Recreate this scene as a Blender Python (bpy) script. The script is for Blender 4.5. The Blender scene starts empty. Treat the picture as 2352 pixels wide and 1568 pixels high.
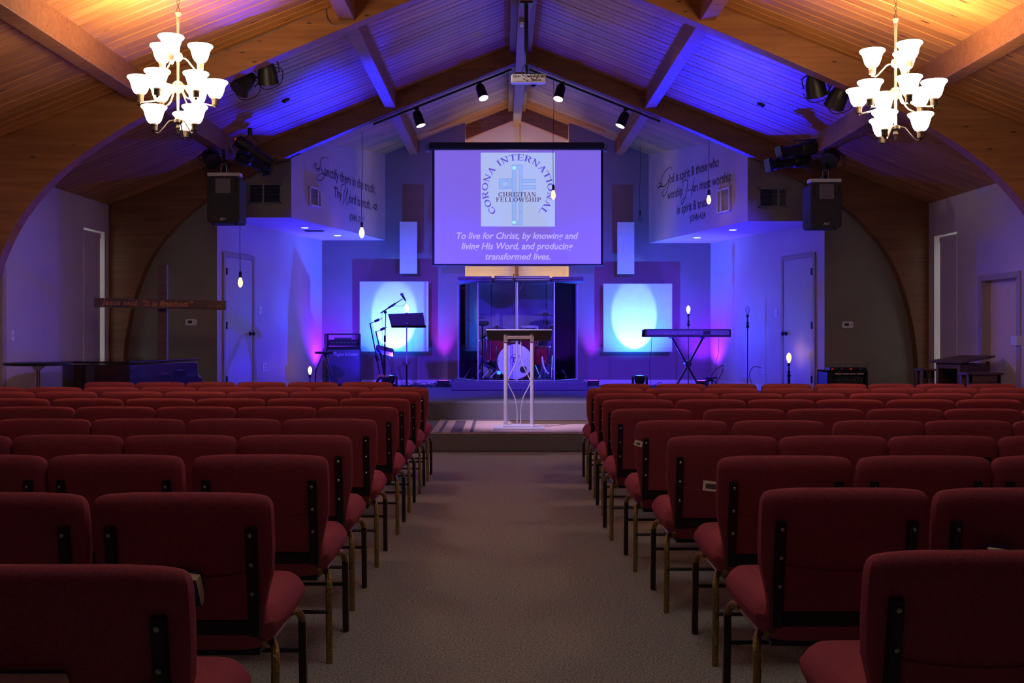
import bpy, bmesh, math, random
from mathutils import Vector, Matrix
random.seed(7)
S = bpy.context.scene
COL = S.collection
PI = math.pi

# ------------------------------------------------------------------ camera
CAMZ, FOC = 1.34, 2400.0
VX, VY = 1155.0, 765.0            # where the aisle lines meet in the picture
cam_d = bpy.data.cameras.new('camera'); cam = bpy.data.objects.new('camera', cam_d); COL.objects.link(cam)
cam_d.sensor_width = 36; cam_d.lens = 36 * FOC / 2352
cam_d.shift_x = (1176 - VX) / 2352; cam_d.shift_y = -(784 - VY) / 2352
cam.location = (0, 0, CAMZ); cam.rotation_euler = (PI / 2, 0, 0)
cam_d.clip_end = 60
S.camera = cam

# ------------------------------------------------------------------ world, exposure
W = bpy.data.worlds.new('world'); S.world = W; W.use_nodes = True
W.node_tree.nodes['Background'].inputs[0].default_value = (.5, .4, .6, 1)
W.node_tree.nodes['Background'].inputs[1].default_value = 0.0
S.view_settings.view_transform = 'Standard'; S.view_settings.look = 'None'
S.view_settings.exposure = 0; S.view_settings.gamma = 1; S.view_settings.use_curve_mapping = False

def at(px, py, d):
    """the point at depth d that the photograph shows at this pixel"""
    return Vector(((px - VX) * d / FOC, d, CAMZ + (VY - py) * d / FOC))

def spot(name, loc, to, col, watts, deg, blend=.6, r=.05):
    l = bpy.data.lights.new(name, 'SPOT'); l.energy = watts; l.color = col
    l.spot_size = math.radians(deg); l.spot_blend = blend; l.shadow_soft_size = r
    o = bpy.data.objects.new(name, l); COL.objects.link(o); o.location = loc
    o.rotation_euler = (Vector(to) - Vector(loc)).to_track_quat('-Z', 'Y').to_euler()
    return o
def point(name, loc, col, watts, r=.05):
    l = bpy.data.lights.new(name, 'POINT'); l.energy = watts; l.color = col; l.shadow_soft_size = r
    o = bpy.data.objects.new(name, l); COL.objects.link(o); o.location = loc
    return o
MAG = (.50, .03, 1); WARM = (1, .56, .22)
# two moving heads on the stage floor: narrow beams on the square wall panels, wide wash on walls and ceiling
HL, HR = Vector((-1.87, 17.25, .70)), Vector((2.26, 17.25, .70))
for h in (HL, HR):
    spot('beam', h, (h.x, 18.0, 1.46), (.27, .54, 1), 150, 40, .22, .01)
    spot('wash', h, (h.x, 18.0, 2.6), (.010, .13, 1), 470, 120, .9, .02)
for s, h in ((-1, HL), (1, HR)):
    spot('sweep', h, (.24 + s * 2.55, 13.15, 4.3), (.002, .006, 1), 4600, 31, 1, .03)
    spot('sweep', h, (.24 + s * 1.4, 13.8, 4.9), (.02, .006, 1), 1150, 100, 1, .03)
    spot('side_wash', (.24 - s * 3.2, 10.9, 3.65), (.24 + s * 5.7, 11.1, 1.6), (.16, .08, 1), 650, 30, 1, .06)
    spot('wing_wash', h, (.24 + s * 3.9, 16.0, 2.5), (.02, .012, 1), 170, 130, 1, .03)
spot('pool', HL, (-3.5, 16.75, 1.75), (.03, .10, 1), 70, 26, .9, .03)
spot('pool', HR, (4.0, 16.6, 1.6), (.03, .10, 1), 70, 40, .9, .03)
# upright LED bars washing the walls
spot('uplight', (-2.95, 17.85, .60), (-3.10, 17.98, 2.3), (.14, .01, 1), 270, 100, 1)
spot('uplight', (3.40, 17.85, .60), (3.56, 17.98, 2.3), (.14, .01, 1), 270, 100, 1)
spot('uplight', (-1.02, 17.93, .62), (-1.02, 18.19, 1.42), MAG, 120, 42, 1)
spot('uplight', (1.55, 17.93, .62), (1.55, 18.19, 1.42), (.32, .02, 1), 120, 42, 1)
# stage colour wash from the cans clamped under the middle arch; added fills follow
for x in (-2.9, 3.4):
    spot('front_wash', (x, 10.95, 3.75), (.3 + x * .5, 16.8, .9), (.075, .022, 1), 2700, 46, 1, .1)
spot('drum_wash', (1.3, 10.9, 4.25), (.25, 17.1, 1.2), (.8, .62, 1), 900, 17, .8, .06)
spot('lectern_fill', (-1.0, 10.75, 4.35), (.3, 12.9, .7), (.72, .52, 1), 1700, 31, 1, .08)  # added spot to brighten lectern and rug; no can is modelled here
al = bpy.data.lights.new('near_row_fill', 'AREA'); al.energy = 26; al.color = (1, .84, .70); al.size = 1.6  # added overhead fill for the near chairs and floor, without a fixture
ao = bpy.data.objects.new('near_row_fill', al); COL.objects.link(ao); ao.location = (.25, 3.3, 4.85)
spot('projector_fill', (-1.5, 10.9, 4.2), (.28, 11.4, 4.1), (.9, .8, 1), 130, 22, 1, .05)  # added spot that only brightens the projector; no can hangs here
# concealed warm lamps in the recess behind the screen
for x in (-.4, .9): point('recess_lamp', (x, 18.60, 1.75), (1, .80, .52), 15, .1)
point('recess_lamp', (.25, 18.62, 4.0), (1, .72, .42), 13, .1)

# ------------------------------------------------------------------ helpers
OFF = {}
class MB:
    def __init__(s): s.bm = bmesh.new()
    def box(s, x0, x1, y0, y1, z0, z1, M=None, bev=0):
        vs = [s.bm.verts.new((x, y, z)) for x in (x0, x1) for y in (y0, y1) for z in (z0, z1)]
        if M is not None:
            for v in vs: v.co = M @ v.co
        fs = [s.bm.faces.new([vs[i] for i in f]) for f in ((0, 1, 3, 2), (4, 6, 7, 5), (0, 4, 5, 1), (2, 3, 7, 6), (0, 2, 6, 4), (1, 5, 7, 3))]
        if bev:
            es = list({e for f in fs for e in f.edges})
            bmesh.ops.bevel(s.bm, geom=es, offset=bev, segments=2, affect='EDGES', clamp_overlap=True)
        return s
    def prism(s, pts, a, b, axis='y', M=None):
        """2D outline pushed along an axis (y: outline in x,z; z: outline in x,y; x: outline in y,z)"""
        def P(p, t):
            v = {'y': Vector((p[0], t, p[1])), 'z': Vector((p[0], p[1], t)), 'x': Vector((t, p[0], p[1]))}[axis]
            return M @ v if M is not None else v
        A = [s.bm.verts.new(P(p, a)) for p in pts]; B = [s.bm.verts.new(P(p, b)) for p in pts]
        n = len(pts); fs = [s.bm.faces.new(A), s.bm.faces.new(B[::-1])]
        for i in range(n): s.bm.faces.new([A[i], B[i], B[(i + 1) % n], A[(i + 1) % n]])
        return s
    def rings(s, rings, cap=True, closed=True):
        R = [[s.bm.verts.new(p) for p in r] for r in rings]
        for a, b in zip(R, R[1:]):
            n = len(a)
            for i in range(n if closed else n - 1): s.bm.faces.new([a[i], a[(i + 1) % n], b[(i + 1) % n], b[i]])
        if cap and closed: s.bm.faces.new(R[0][::-1]); s.bm.faces.new(R[-1])
        return s
    def tube(s, pts, r, seg=8, cap=True):
        pts = [Vector(p) for p in pts]; rr = r if isinstance(r, (list, tuple)) else [r] * len(pts)
        out = []; up = None
        for i, p in enumerate(pts):
            d = (pts[min(i + 1, len(pts) - 1)] - pts[max(i - 1, 0)]).normalized()
            if up is None: up = Vector((0, 0, 1)) if abs(d.z) < .9 else Vector((0, 1, 0))
            u = d.cross(up).normalized(); v = u.cross(d).normalized(); up = v
            out.append([p + rr[i] * (math.cos(t) * u + math.sin(t) * v) for t in [2 * PI * k / seg for k in range(seg)]])
        return s.rings(out, cap)
    def cyl(s, c, r, z0, z1, seg=16): return s.lathe([(r, z0), (r, z1)], c, seg)
    def lathe(s, prof, c=(0, 0, 0), seg=16, M=None, cap=True):
        R = []
        for r, z in prof:
            ring = [Vector((c[0] + r * math.cos(2 * PI * k / seg), c[1] + r * math.sin(2 * PI * k / seg), c[2] + z)) for k in range(seg)]
            R.append([M @ p for p in ring] if M is not None else ring)
        return s.rings(R, cap)
    def sph(s, c, r, sz=1, seg=12):
        prof = [(max(.02 * r, r * math.sin(PI * k / 8)), -r * sz * math.cos(PI * k / 8)) for k in range(9)]
        return s.lathe(prof, c, seg)
    def quad(s, *p): s.bm.faces.new([s.bm.verts.new(q) for q in p]); return s
    def build(s, name, mat, parent=None, smooth=False, bevel=0):
        bmesh.ops.recalc_face_normals(s.bm, faces=s.bm.faces)
        off = OFF.get(parent.name, Vector()) if parent else Vector()
        if off.length: bmesh.ops.translate(s.bm, verts=s.bm.verts, vec=-off)
        me = bpy.data.meshes.new(name); s.bm.to_mesh(me); s.bm.free(); me.materials.append(mat)
        if smooth:
            for p in me.polygons: p.use_smooth = True
            if hasattr(me, 'set_sharp_from_angle'): me.set_sharp_from_angle(angle=math.radians(38))
        o = bpy.data.objects.new(name, me); COL.objects.link(o)
        if parent:
            o.parent = parent; OFF[o.name] = off
        if bevel:
            m = o.modifiers.new('edge', 'BEVEL'); m.width = bevel; m.segments = 2; m.limit_method = 'ANGLE'
        return o
def tag(o, label=None, cat=None, group=None, kind=None):
    if label: o['label'] = label
    if cat: o['category'] = cat
    if group: o['group'] = group
    if kind: o['kind'] = kind
    return o
def thing(name, label, cat, loc=(0, 0, 0), group=None, rz=0, world=True):
    """an Empty at the thing's base; with world=True its parts are modelled in room coordinates"""
    o = bpy.data.objects.new(name, None); COL.objects.link(o); o.location = loc; o.rotation_euler = (0, 0, rz)
    o.empty_display_size = .1
    OFF[o.name] = Vector(loc) if world else Vector()
    return tag(o, label, cat, group)
def struct(o, label=None): return tag(o, label, kind='structure')
def sgroup(name, label, loc=(0, 0, 0), rz=0, world=True):
    o = thing(name, label, None, loc, None, rz, world); o['kind'] = 'structure'; return o
def copy_tree(o, parent=None, label=None):
    c = o.copy(); COL.objects.link(c); c.parent = parent
    if label: c['label'] = label
    for ch in list(o.children): copy_tree(ch, c)
    return c
def rrect(w, d, n=5, e=4.0, seg=20):
    out = []
    for k in range(seg):
        t = 2 * PI * k / seg; c, s_ = math.cos(t), math.sin(t)
        out.append((w / 2 * math.copysign(abs(c) ** (2 / e), c), d / 2 * math.copysign(abs(s_) ** (2 / e), s_)))
    return out
def arc_pts(f, n): return [f(i / n) for i in range(n + 1)]
def bez(p, n=10):
    """smooth curve through the given points (Catmull-Rom)"""
    P = [Vector(q) for q in p]; P = [2 * P[0] - P[1]] + P + [2 * P[-1] - P[-2]]; out = []
    for i in range(1, len(P) - 2):
        for k in range(n):
            t = k / n; a, b, c, d = P[i - 1:i + 3]
            out.append(.5 * ((2 * b) + (c - a) * t + (2 * a - 5 * b + 4 * c - d) * t * t + (3 * b - a - 3 * c + d) * t ** 3))
    return out + [P[-2]]

# ------------------------------------------------------------------ materials
def mat(name, col, rough=.6, metal=0, var=0, scale=8, bump=0, bscale=60, spec=.5, stretch=None, coat=0):
    m = bpy.data.materials.new(name); m.use_nodes = True; nt = m.node_tree; b = nt.nodes['Principled BSDF']
    b.inputs['Base Color'].default_value = (*col, 1); b.inputs['Roughness'].default_value = rough
    b.inputs['Metallic'].default_value = metal; b.inputs['Specular IOR Level'].default_value = spec
    b.inputs['Coat Weight'].default_value = coat
    tc = nt.nodes.new('ShaderNodeTexCoord'); mp = nt.nodes.new('ShaderNodeMapping'); nt.links.new(tc.outputs['Object'], mp.inputs[0])
    if stretch: mp.inputs['Scale'].default_value = stretch
    if var:
        n = nt.nodes.new('ShaderNodeTexNoise'); n.inputs['Scale'].default_value = scale; n.inputs['Detail'].default_value = 6
        nt.links.new(mp.outputs[0], n.inputs['Vector'])
        r = nt.nodes.new('ShaderNodeValToRGB'); nt.links.new(n.outputs[0], r.inputs[0])
        r.color_ramp.elements[0].position = .3; r.color_ramp.elements[1].position = .7
        r.color_ramp.elements[0].color = (*[c * (1 - var) for c in col], 1); r.color_ramp.elements[1].color = (*[min(1, c * (1 + var)) for c in col], 1)
        nt.links.new(r.outputs[0], b.inputs['Base Color'])
    if bump:
        n2 = nt.nodes.new('ShaderNodeTexNoise'); n2.inputs['Scale'].default_value = bscale; n2.inputs['Detail'].default_value = 4
        nt.links.new(mp.outputs[0], n2.inputs['Vector'])
        bp = nt.nodes.new('ShaderNodeBump'); bp.inputs['Strength'].default_value = bump; bp.inputs['Distance'].default_value = .01
        nt.links.new(n2.outputs[0], bp.inputs['Height']); nt.links.new(bp.outputs[0], b.inputs['Normal'])
    return m
def emit(name, col, strength):
    m = bpy.data.materials.new(name); m.use_nodes = True; b = m.node_tree.nodes['Principled BSDF']
    b.inputs['Base Color'].default_value = (*[min(1, c) for c in col], 1); b.inputs['Roughness'].default_value = .4
    b.inputs['Emission Color'].default_value = (*col, 1); b.inputs['Emission Strength'].default_value = strength
    return m
def wood(name, c0, c1, knots=True, grain=(1, 14, 14), rand=.22, rough=.5, knot_scale=1.6, bump=.15):
    """grain runs along local x; every piece gets its own shade from its object's random number"""
    m = bpy.data.materials.new(name); m.use_nodes = True; nt = m.node_tree; N = nt.nodes.new; L = nt.links.new
    b = nt.nodes['Principled BSDF']; b.inputs['Roughness'].default_value = rough
    tc = N('ShaderNodeTexCoord'); oi = N('ShaderNodeObjectInfo'); add = N('ShaderNodeVectorMath'); add.operation = 'ADD'
    cmb = N('ShaderNodeMath'); cmb.operation = 'MULTIPLY'; cmb.inputs[1].default_value = 37
    L(oi.outputs['Random'], cmb.inputs[0]); L(tc.outputs['Object'], add.inputs[0]); L(cmb.outputs[0], add.inputs[1])
    mp = N('ShaderNodeMapping'); mp.inputs['Scale'].default_value = grain; L(add.outputs[0], mp.inputs[0])
    n = N('ShaderNodeTexNoise'); n.inputs['Scale'].default_value = 1.6; n.inputs['Detail'].default_value = 8; n.inputs['Distortion'].default_value = .6
    L(mp.outputs[0], n.inputs['Vector'])
    r = N('ShaderNodeValToRGB'); r.color_ramp.elements[0].color = (*c0, 1); r.color_ramp.elements[1].color = (*c1, 1)
    r.color_ramp.elements[0].position = .32; r.color_ramp.elements[1].position = .68; L(n.outputs[0], r.inputs[0])
    hs = N('ShaderNodeHueSaturation'); ma = N('ShaderNodeMath'); ma.operation = 'MULTIPLY_ADD'
    ma.inputs[1].default_value = rand * 2; ma.inputs[2].default_value = 1 - rand
    L(oi.outputs['Random'], ma.inputs[0]); L(ma.outputs[0], hs.inputs['Value']); L(r.outputs[0], hs.inputs['Color'])
    last = hs.outputs[0]
    if knots:
        mk = N('ShaderNodeMapping'); mk.inputs['Scale'].default_value = (knot_scale, knot_scale * 3.2, knot_scale * 3.2); L(add.outputs[0], mk.inputs[0])
        v = N('ShaderNodeTexVoronoi'); v.inputs['Scale'].default_value = 1.0; L(mk.outputs[0], v.inputs['Vector'])
        kr = N('ShaderNodeValToRGB'); kr.color_ramp.elements[0].position = .07; kr.color_ramp.elements[1].position = .12
        kr.color_ramp.elements[0].color = (1, 1, 1, 1); kr.color_ramp.elements[1].color = (0, 0, 0, 1); L(v.outputs['Distance'], kr.inputs[0])
        mx = N('ShaderNodeMix'); mx.data_type = 'RGBA'; L(kr.outputs[0], mx.inputs['Factor']); L(last, mx.inputs['A'])
        mx.inputs['B'].default_value = (*[c * .28 for c in c0], 1); last = mx.outputs['Result']
    L(last, b.inputs['Base Color'])
    bp = N('ShaderNodeBump'); bp.inputs['Strength'].default_value = bump; bp.inputs['Distance'].default_value = .004
    L(n.outputs[0], bp.inputs['Height']); L(bp.outputs[0], b.inputs['Normal'])
    return m
def glassy(name, tint=(.9, .92, 1), gloss=.06, rough=.02):
    m = bpy.data.materials.new(name); m.use_nodes = True; nt = m.node_tree; nt.nodes.remove(nt.nodes['Principled BSDF'])
    t = nt.nodes.new('ShaderNodeBsdfTransparent'); t.inputs[0].default_value = (*tint, 1)
    g = nt.nodes.new('ShaderNodeBsdfGlossy'); g.inputs['Roughness'].default_value = rough
    fr = nt.nodes.new('ShaderNodeFresnel'); fr.inputs[0].default_value = 1.22
    mx = nt.nodes.new('ShaderNodeMixShader'); nt.links.new(fr.outputs[0], mx.inputs[0]); nt.links.new(t.outputs[0], mx.inputs[1]); nt.links.new(g.outputs[0], mx.inputs[2])
    nt.links.new(mx.outputs[0], nt.nodes['Material Output'].inputs[0]); return m

M_plank = wood('ceiling_pine', (.38, .155, .042), (.52, .235, .068), True, (1.1, 16, 16), .17, .42, 2.2)
M_beam = wood('beam_fir', (.24, .095, .036), (.35, .15, .058), True, (.8, 12, 12), .06, .5, 3.4)
M_beam_dim = wood('dimmed_beam_fir', (.17, .062, .024), (.25, .10, .038), False, (.8, 12, 12), .06, .5, 1.6)  # beam fir with the weaker light on stage arch and ridge put into its colour
M_wall = mat('painted_wall', (.60, .51, .50), .55, var=.05, scale=2, bump=.25, bscale=45, spec=.35)
M_taupe = mat('taupe_wall', (.24, .175, .20), .6, var=.06, scale=2, bump=.25, bscale=45, spec=.35)
M_brown = mat('brown_wall', (.25, .235, .195), .6, var=.06, scale=2, bump=.3, bscale=40, spec=.3)
M_cream = mat('cream_wall', (.80, .66, .45), .7, var=.03, bump=.15)
M_trim = mat('white_trim', (.75, .72, .68), .45, var=.04)
M_doort = mat('door_casing', (.42, .33, .26), .5, var=.05)
M_door = mat('door_paint', (.56, .50, .47), .45, var=.04, scale=3)
M_carpet = mat('aisle_carpet', (.38, .37, .36), .95, var=.6, scale=110, bump=.8, bscale=260, spec=.1)
M_stage = mat('stage_carpet', (.17, .17, .21), .95, var=.3, scale=90, bump=.7, bscale=220, spec=.1)
M_rug = mat('woven_rug', (.52, .40, .36), .9, var=.35, scale=60, bump=.8, bscale=160, stretch=(1, 3, 1))
M_rugd = mat('rug_stripe', (.10, .07, .10), .9, var=.3, scale=60)
M_red = mat('red_upholstery', (.37, .068, .10), .85, var=.22, scale=180, bump=.2, bscale=600, spec=.18)
M_pocket = mat('red_pocket_cloth', (.35, .064, .095), .88, var=.2, scale=180, spec=.15)
M_blackp = mat('black_plastic', (.012, .012, .013), .45, var=.2, scale=30)
M_black = mat('black_metal', (.016, .016, .018), .35, .3, var=.2, scale=20)
M_gold = mat('hammered_gold', (.36, .25, .09), .38, .85, var=.3, scale=90, bump=.7, bscale=150)
M_legb = mat('dark_leg_insert', (.03, .018, .014), .6, var=.2, scale=30)
M_screw = mat('steel_screw', (.5, .5, .46), .3, .9, var=.1)
M_chrome = mat('chrome', (.75, .75, .8), .12, 1, var=.03)
M_silver = mat('silver_tube', (.55, .55, .62), .4, .35, var=.05, scale=20)
M_nickel = mat('brushed_nickel', (.62, .52, .44), .35, .85, var=.08, scale=20)
M_brz = mat('bronze_fitting', (.10, .07, .05), .4, .7, var=.1)
M_shade = emit('lit_frosted_glass', (1, .86, .66), 12)
M_cord = mat('black_cord', (.01, .01, .012), .6, var=.1)
M_bulb = emit('glowing_bulb', (1, .62, .28), 14)
M_fil = emit('glowing_filament', (1, .85, .55), 40)
M_clear = glassy('clear_glass')
M_pexi = glassy('clear_acrylic', (.86, .86, .95))
M_white = mat('white_plastic', (.78, .76, .75), .4, var=.03)
M_screenf = mat('screen_black_border', (.012, .011, .02), .6, var=.1)
M_dark = mat('dark_grille', (.045, .048, .052), .7, var=.3, scale=200, bump=.5, bscale=500)
M_greyp = mat('grey_plastic', (.17, .17, .20), .5, var=.08)
M_maroon = mat('maroon_lacquer', (.25, .012, .035), .2, var=.15, coat=.5)
M_skin = mat('drum_head', (.78, .76, .80), .45, var=.05, scale=6)
M_cymb = mat('cymbal_bronze', (.42, .28, .16), .25, .9, var=.15, scale=40)
M_piano = mat('piano_lacquer', (.018, .012, .014), .12, var=.2, coat=.6)
M_cross = wood('cross_wood', (.13, .085, .075), (.20, .13, .11), False, (1, 10, 10), .03)
M_burn = mat('orange_lettering', (.80, .30, .14), .6, var=.1)
M_ink = mat('dark_vinyl_lettering', (.018, .014, .03), .6, var=.1)
M_tbl = wood('walnut_furniture', (.07, .035, .025), (.15, .075, .05), False, (1, 8, 8), .1)
M_fab = mat('grey_acoustic_cloth', (.30, .28, .31), .95, var=.25, scale=4, bump=.6, bscale=300)
M_fabd = mat('dark_acoustic_cloth', (.13, .10, .11), .95, var=.25, scale=4)
M_blindm = mat('blind_cloth', (.42, .37, .33), .8, var=.04)
M_slat = mat('dim_louver', (.32, .30, .32), .6, var=.1)
M_day = emit('daylight_pane', (.85, .95, 1), .5)
M_paper = mat('book_pages', (.95, .76, .52), .8, var=.08, scale=40, stretch=(1, 1, 30))
M_navy = mat('navy_book_cover', (.012, .016, .10), .5, var=.1)
M_card = mat('cream_card', (.92, .80, .66), .8, var=.05)
M_tan = mat('dull_bronze_bar', (.20, .15, .10), .55, .3, var=.1, scale=30)
# ------------------------------------------------------------------ room shell
X0, ZR, SL = .243, 5.36, .395
XL, XR = -5.45, 5.89
YA, YB, YC, YW, YD = 6.3, 10.4, 14.45, 14.62, 18.2      # arches A, B, C, front wall, stage back wall
YEND = 19.0
def zc(x): return ZR - SL * abs(x - X0)
ANG = math.atan(SL)

fl = struct(MB().box(XL - .2, XR + .2, -4, YW + .2, -.1, 0).build('floor', M_carpet), 'brown grey flecked carpet of the aisle and seating area')
# stage: lower step and main deck
struct(MB().box(-1.45, 2.05, 11.8, 13.72, 0, .2).build('floor_step', M_stage, None, bevel=.02), 'lower carpeted platform step in front of the stage')
struct(MB().box(XL, XR, 13.7, 19.1, -.05, .44).build('floor_stage', M_stage, None, bevel=.02), 'blue grey carpeted stage deck')

# ceiling: backing slab with one object per visible pine board
ceil = sgroup('ceiling', 'gabled ceiling of knotty pine boards', (X0, 0, ZR))
m = MB()
for s in (-1, 1):
    m.prism([(X0, ZR + .03), (X0 + s * 5.95, zc(X0 + s * 5.95) + .03), (X0 + s * 5.95, zc(X0 + s * 5.95) + .13), (X0, ZR + .13)], -4, 19.2)
m.build('roof_deck', M_beam, ceil)
LEN = 5.9 / math.cos(ANG)
def plank_mesh(n=1):
    q = MB()
    for k in range(n):
        y = k * .14
        q.prism([(y + .002, .03), (y + .002, .007), (y + .009, 0), (y + .131, 0), (y + .138, .007), (y + .138, .03)], 0, LEN, 'x')
    return q
def slope_m(s, y, span):
    ca, sa = math.cos(ANG), math.sin(ANG)
    if s > 0: return Matrix(((ca, 0, sa, 0), (0, 1, 0, y), (-sa, 0, ca, 0), (0, 0, 0, 1)))
    return Matrix(((-ca, 0, -sa, 0), (0, -1, 0, y + span), (-sa, 0, ca, 0), (0, 0, 0, 1)))
pl0 = plank_mesh().build('plank', M_plank); pl0.parent = ceil
first = True
for k in range(86):
    for s in (-1, 1):
        o = pl0 if first else pl0.copy()
        if not first: COL.objects.link(o)
        first = False
        o.matrix_local = slope_m(s, 6.97 + k * .14, .14) @ Matrix.Translation((0, 0, random.uniform(-.0025, .0025)))
pr = plank_mesh(76).build('rear_planks', M_plank); pr.parent = ceil; pr['kind'] = 'stuff'
pr.matrix_local = slope_m(1, -3.68, 76 * .14)
p2 = pr.copy(); COL.objects.link(p2); p2.matrix_local = slope_m(-1, -3.68, 76 * .14)

# roof arches (glued laminated timber)
inner = [(0, 5.10), (1.35, 4.575), (2.49, 4.10), (3.09, 3.84), (3.6, 3.605), (4.0, 3.40), (4.36, 3.17), (4.68, 2.92), (4.97, 2.60), (5.17, 2.28), (5.32, 1.90), (5.42, 1.5), (5.48, 1.1), (5.51, .6), (5.52, 0)]
def arch(name, y0, y1, label):
    m = MB()
    g = bez([(x, 0, z) for x, z in inner[3:]], 3)
    curve = [(x, z) for x, z in inner[:3]] + [(p.x, p.z) for p in g]
    for s in (-1, 1):
        lim = 5.67 if s > 0 else 5.68
        outer = [(lim, 0), (lim, ZR - SL * lim), (0, ZR)]
        pts = [(X0 + s * x, z) for x, z in curve + outer]
        m.prism(pts, y0, y1)
    return struct(m.build(name, M_beam_dim if y0 > 12 else M_beam, None, bevel=.008), label)
arch('trim_1', YA, YA + .17, 'laminated timber roof arch over the rear seats')
arch('trim_2', YB, YB + .17, 'laminated timber roof arch above the middle rows')
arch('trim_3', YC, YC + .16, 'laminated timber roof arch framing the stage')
m = MB()
for s in (-1, 1):
    xe = 3.2; m.prism([(X0, 5.11), (X0 + s * xe, 5.11 - SL * xe), (X0 + s * xe, ZR - SL * xe), (X0, ZR)], 18.42, 18.55)
struct(m.build('trim_4', M_beam, None, bevel=.006), 'end rafter seen in the gable behind the screen')
# purlins and ridge beam between the arches
n = 5
for ya, yb in ((YA + .17, YB), (YB + .17, YC), (YW + .0, YD)):
    for s in (-1, 1):
        a = X0 + s * 1.87; b = X0 + s * 1.72
        x0, x1 = min(a, b), max(a, b)
        struct(MB().box(x0, x1, ya, yb, 4.45, 4.80).build('trim_%d' % n, M_beam, None, bevel=.006), 'timber purlin on the upper roof slope'); n += 1
        if yb < 15:
            a = X0 + s * 3.92; b = X0 + s * 3.75; x0, x1 = min(a, b), max(a, b)
            struct(MB().box(x0, x1, ya, yb, 3.64, 3.98).build('trim_%d' % n, M_beam, None, bevel=.006), 'timber purlin on the lower roof slope'); n += 1
    r = sgroup('trim_%d' % n, 'ridge beam under the peak', (X0, ya, 4.95)); n += 1
    yy = yb + (.15 if yb == YD else 0)
    MB().box(X0 - .07, X0 + .07, ya, yy, 4.95, 5.34).build('beam', M_beam, r, bevel=.005)
    MB().box(X0 - .15, X0 + .15, ya, yb, 5.20, 5.33).build('board', M_beam_dim, r)  # dark board put in for the shaded strips either side of the beam

# ---- walls
zl = zc(XL)
def wall_side(name, xa, xb, y0, y1, oy, oz0, oz1, dy0, dy1, dz, label):
    """side wall with one tall window opening and one door opening"""
    m = MB(); zt = 3.16
    m.box(xa, xb, y0, dy0, 0, zt); m.box(xa, xb, dy0, dy1, dz, zt); m.box(xa, xb, dy1, oy[0], 0, zt)
    m.box(xa, xb, oy[0], oy[1], 0, oz0); m.box(xa, xb, oy[0], oy[1], oz1, zt); m.box(xa, xb, oy[1], y1, 0, zt)
    return struct(m.build(name, M_wall), label)
wall_side('wall_left', XL - .2, XL, -4, YW + .15, (13.58, 14.30), .45, 2.72, 10.45, 11.37, 2.02, 'painted side wall behind the piano')
wall_side('wall_right', XR, XR + .2, -4, YW + .15, (13.55, 14.27), .45, 2.66, 11.93, 12.85, 2.0, 'painted side wall beside the wooden furniture')
struct(MB().box(XL - .2, XR + .2, -4.2, -4, 0, 5.5).build('wall_rear', M_wall), 'rear wall of the hall')
def side_window(name, xw, s, y0, y1, z0, z1, gap, label):
    g = sgroup(name, label, (xw, (y0 + y1) / 2, z0))
    MB().box(*sorted((xw + s * .17, xw + s * .19)), y0, y1, z0, z1).build('pane', M_day, g)
    f = MB(); xs = sorted((xw + s * .14, xw + s * .185))
    for yy in (y0, y1 - .025): f.box(*xs, yy, yy + .025, z0, z1)
    for zz in (z0, z1 - .03, (z0 + z1) / 2): f.box(*xs, y0, y1, zz, zz + .03)
    f.build('frame', M_trim, g)
    b = MB(); b.box(*sorted((xw - s * .002, xw + s * .012)), y0 + .01, y1 - gap, z0 + .02, z1 - .10); b.build('blind', M_wall, g)
    MB().box(*sorted((xw - s * .012, xw + s * .055)), y0 + .005, y1 - gap + .0, z1 - .10, z1 - .035).build('head_rail', M_wall, g)
    MB().box(*sorted((xw - s * .01, xw + s * .13)), y0, y1, z0 - .03, z0).build('sill', M_trim, g)
side_window('window_1', XL, -1, 13.58, 14.30, .45, 2.72, .17, 'tall window with a drawn blind leaking daylight beside the piano')
side_window('window_2', XR, 1, 13.55, 14.27, .45, 2.66, .20, 'tall window with a drawn blind leaking daylight beside the furniture')
def side_door(name, xw, s, y0, y1, dz, label):
    g = sgroup(name, label, (xw, (y0 + y1) / 2, 0))
    MB().box(*sorted((xw + s * .10, xw + s * .14)), y0, y1, 0, dz).build('slab', M_cream, g)
    c = MB(); xs = sorted((xw - s * .018, xw + s * .10))
    c.box(*xs, y0 - .0, y0 + .025, 0, dz); c.box(*xs, y1 - .025, y1, 0, dz); c.box(*xs, y0, y1, dz - .02, dz)
    xs = sorted((xw - s * .018, xw)); c.box(*xs, y0 - .06, y0, 0, dz + .05); c.box(*xs, y1, y1 + .06, 0, dz + .05); c.box(*xs, y0, y1, dz, dz + .05)
    c.build('casing', M_doort, g)
    MB().lathe([(.028, 0), (.03, .02), (.012, .03), (.012, .05), (.028, .06), (.02, .08)], (0, 0, 0), 10, Matrix.Translation((xw + s * .10, y0 + .07, .95)) @ Matrix.Rotation(-s * PI / 2, 4, 'Y')).build('knob', M_blackp, g, True)
side_door('door_1', XL, -1, 10.45, 11.37, 2.02, 'side door in the wall behind the piano')
side_door('door_2', XR, 1, 11.93, 12.85, 2.0, 'side door in the wall near the furniture')

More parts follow.
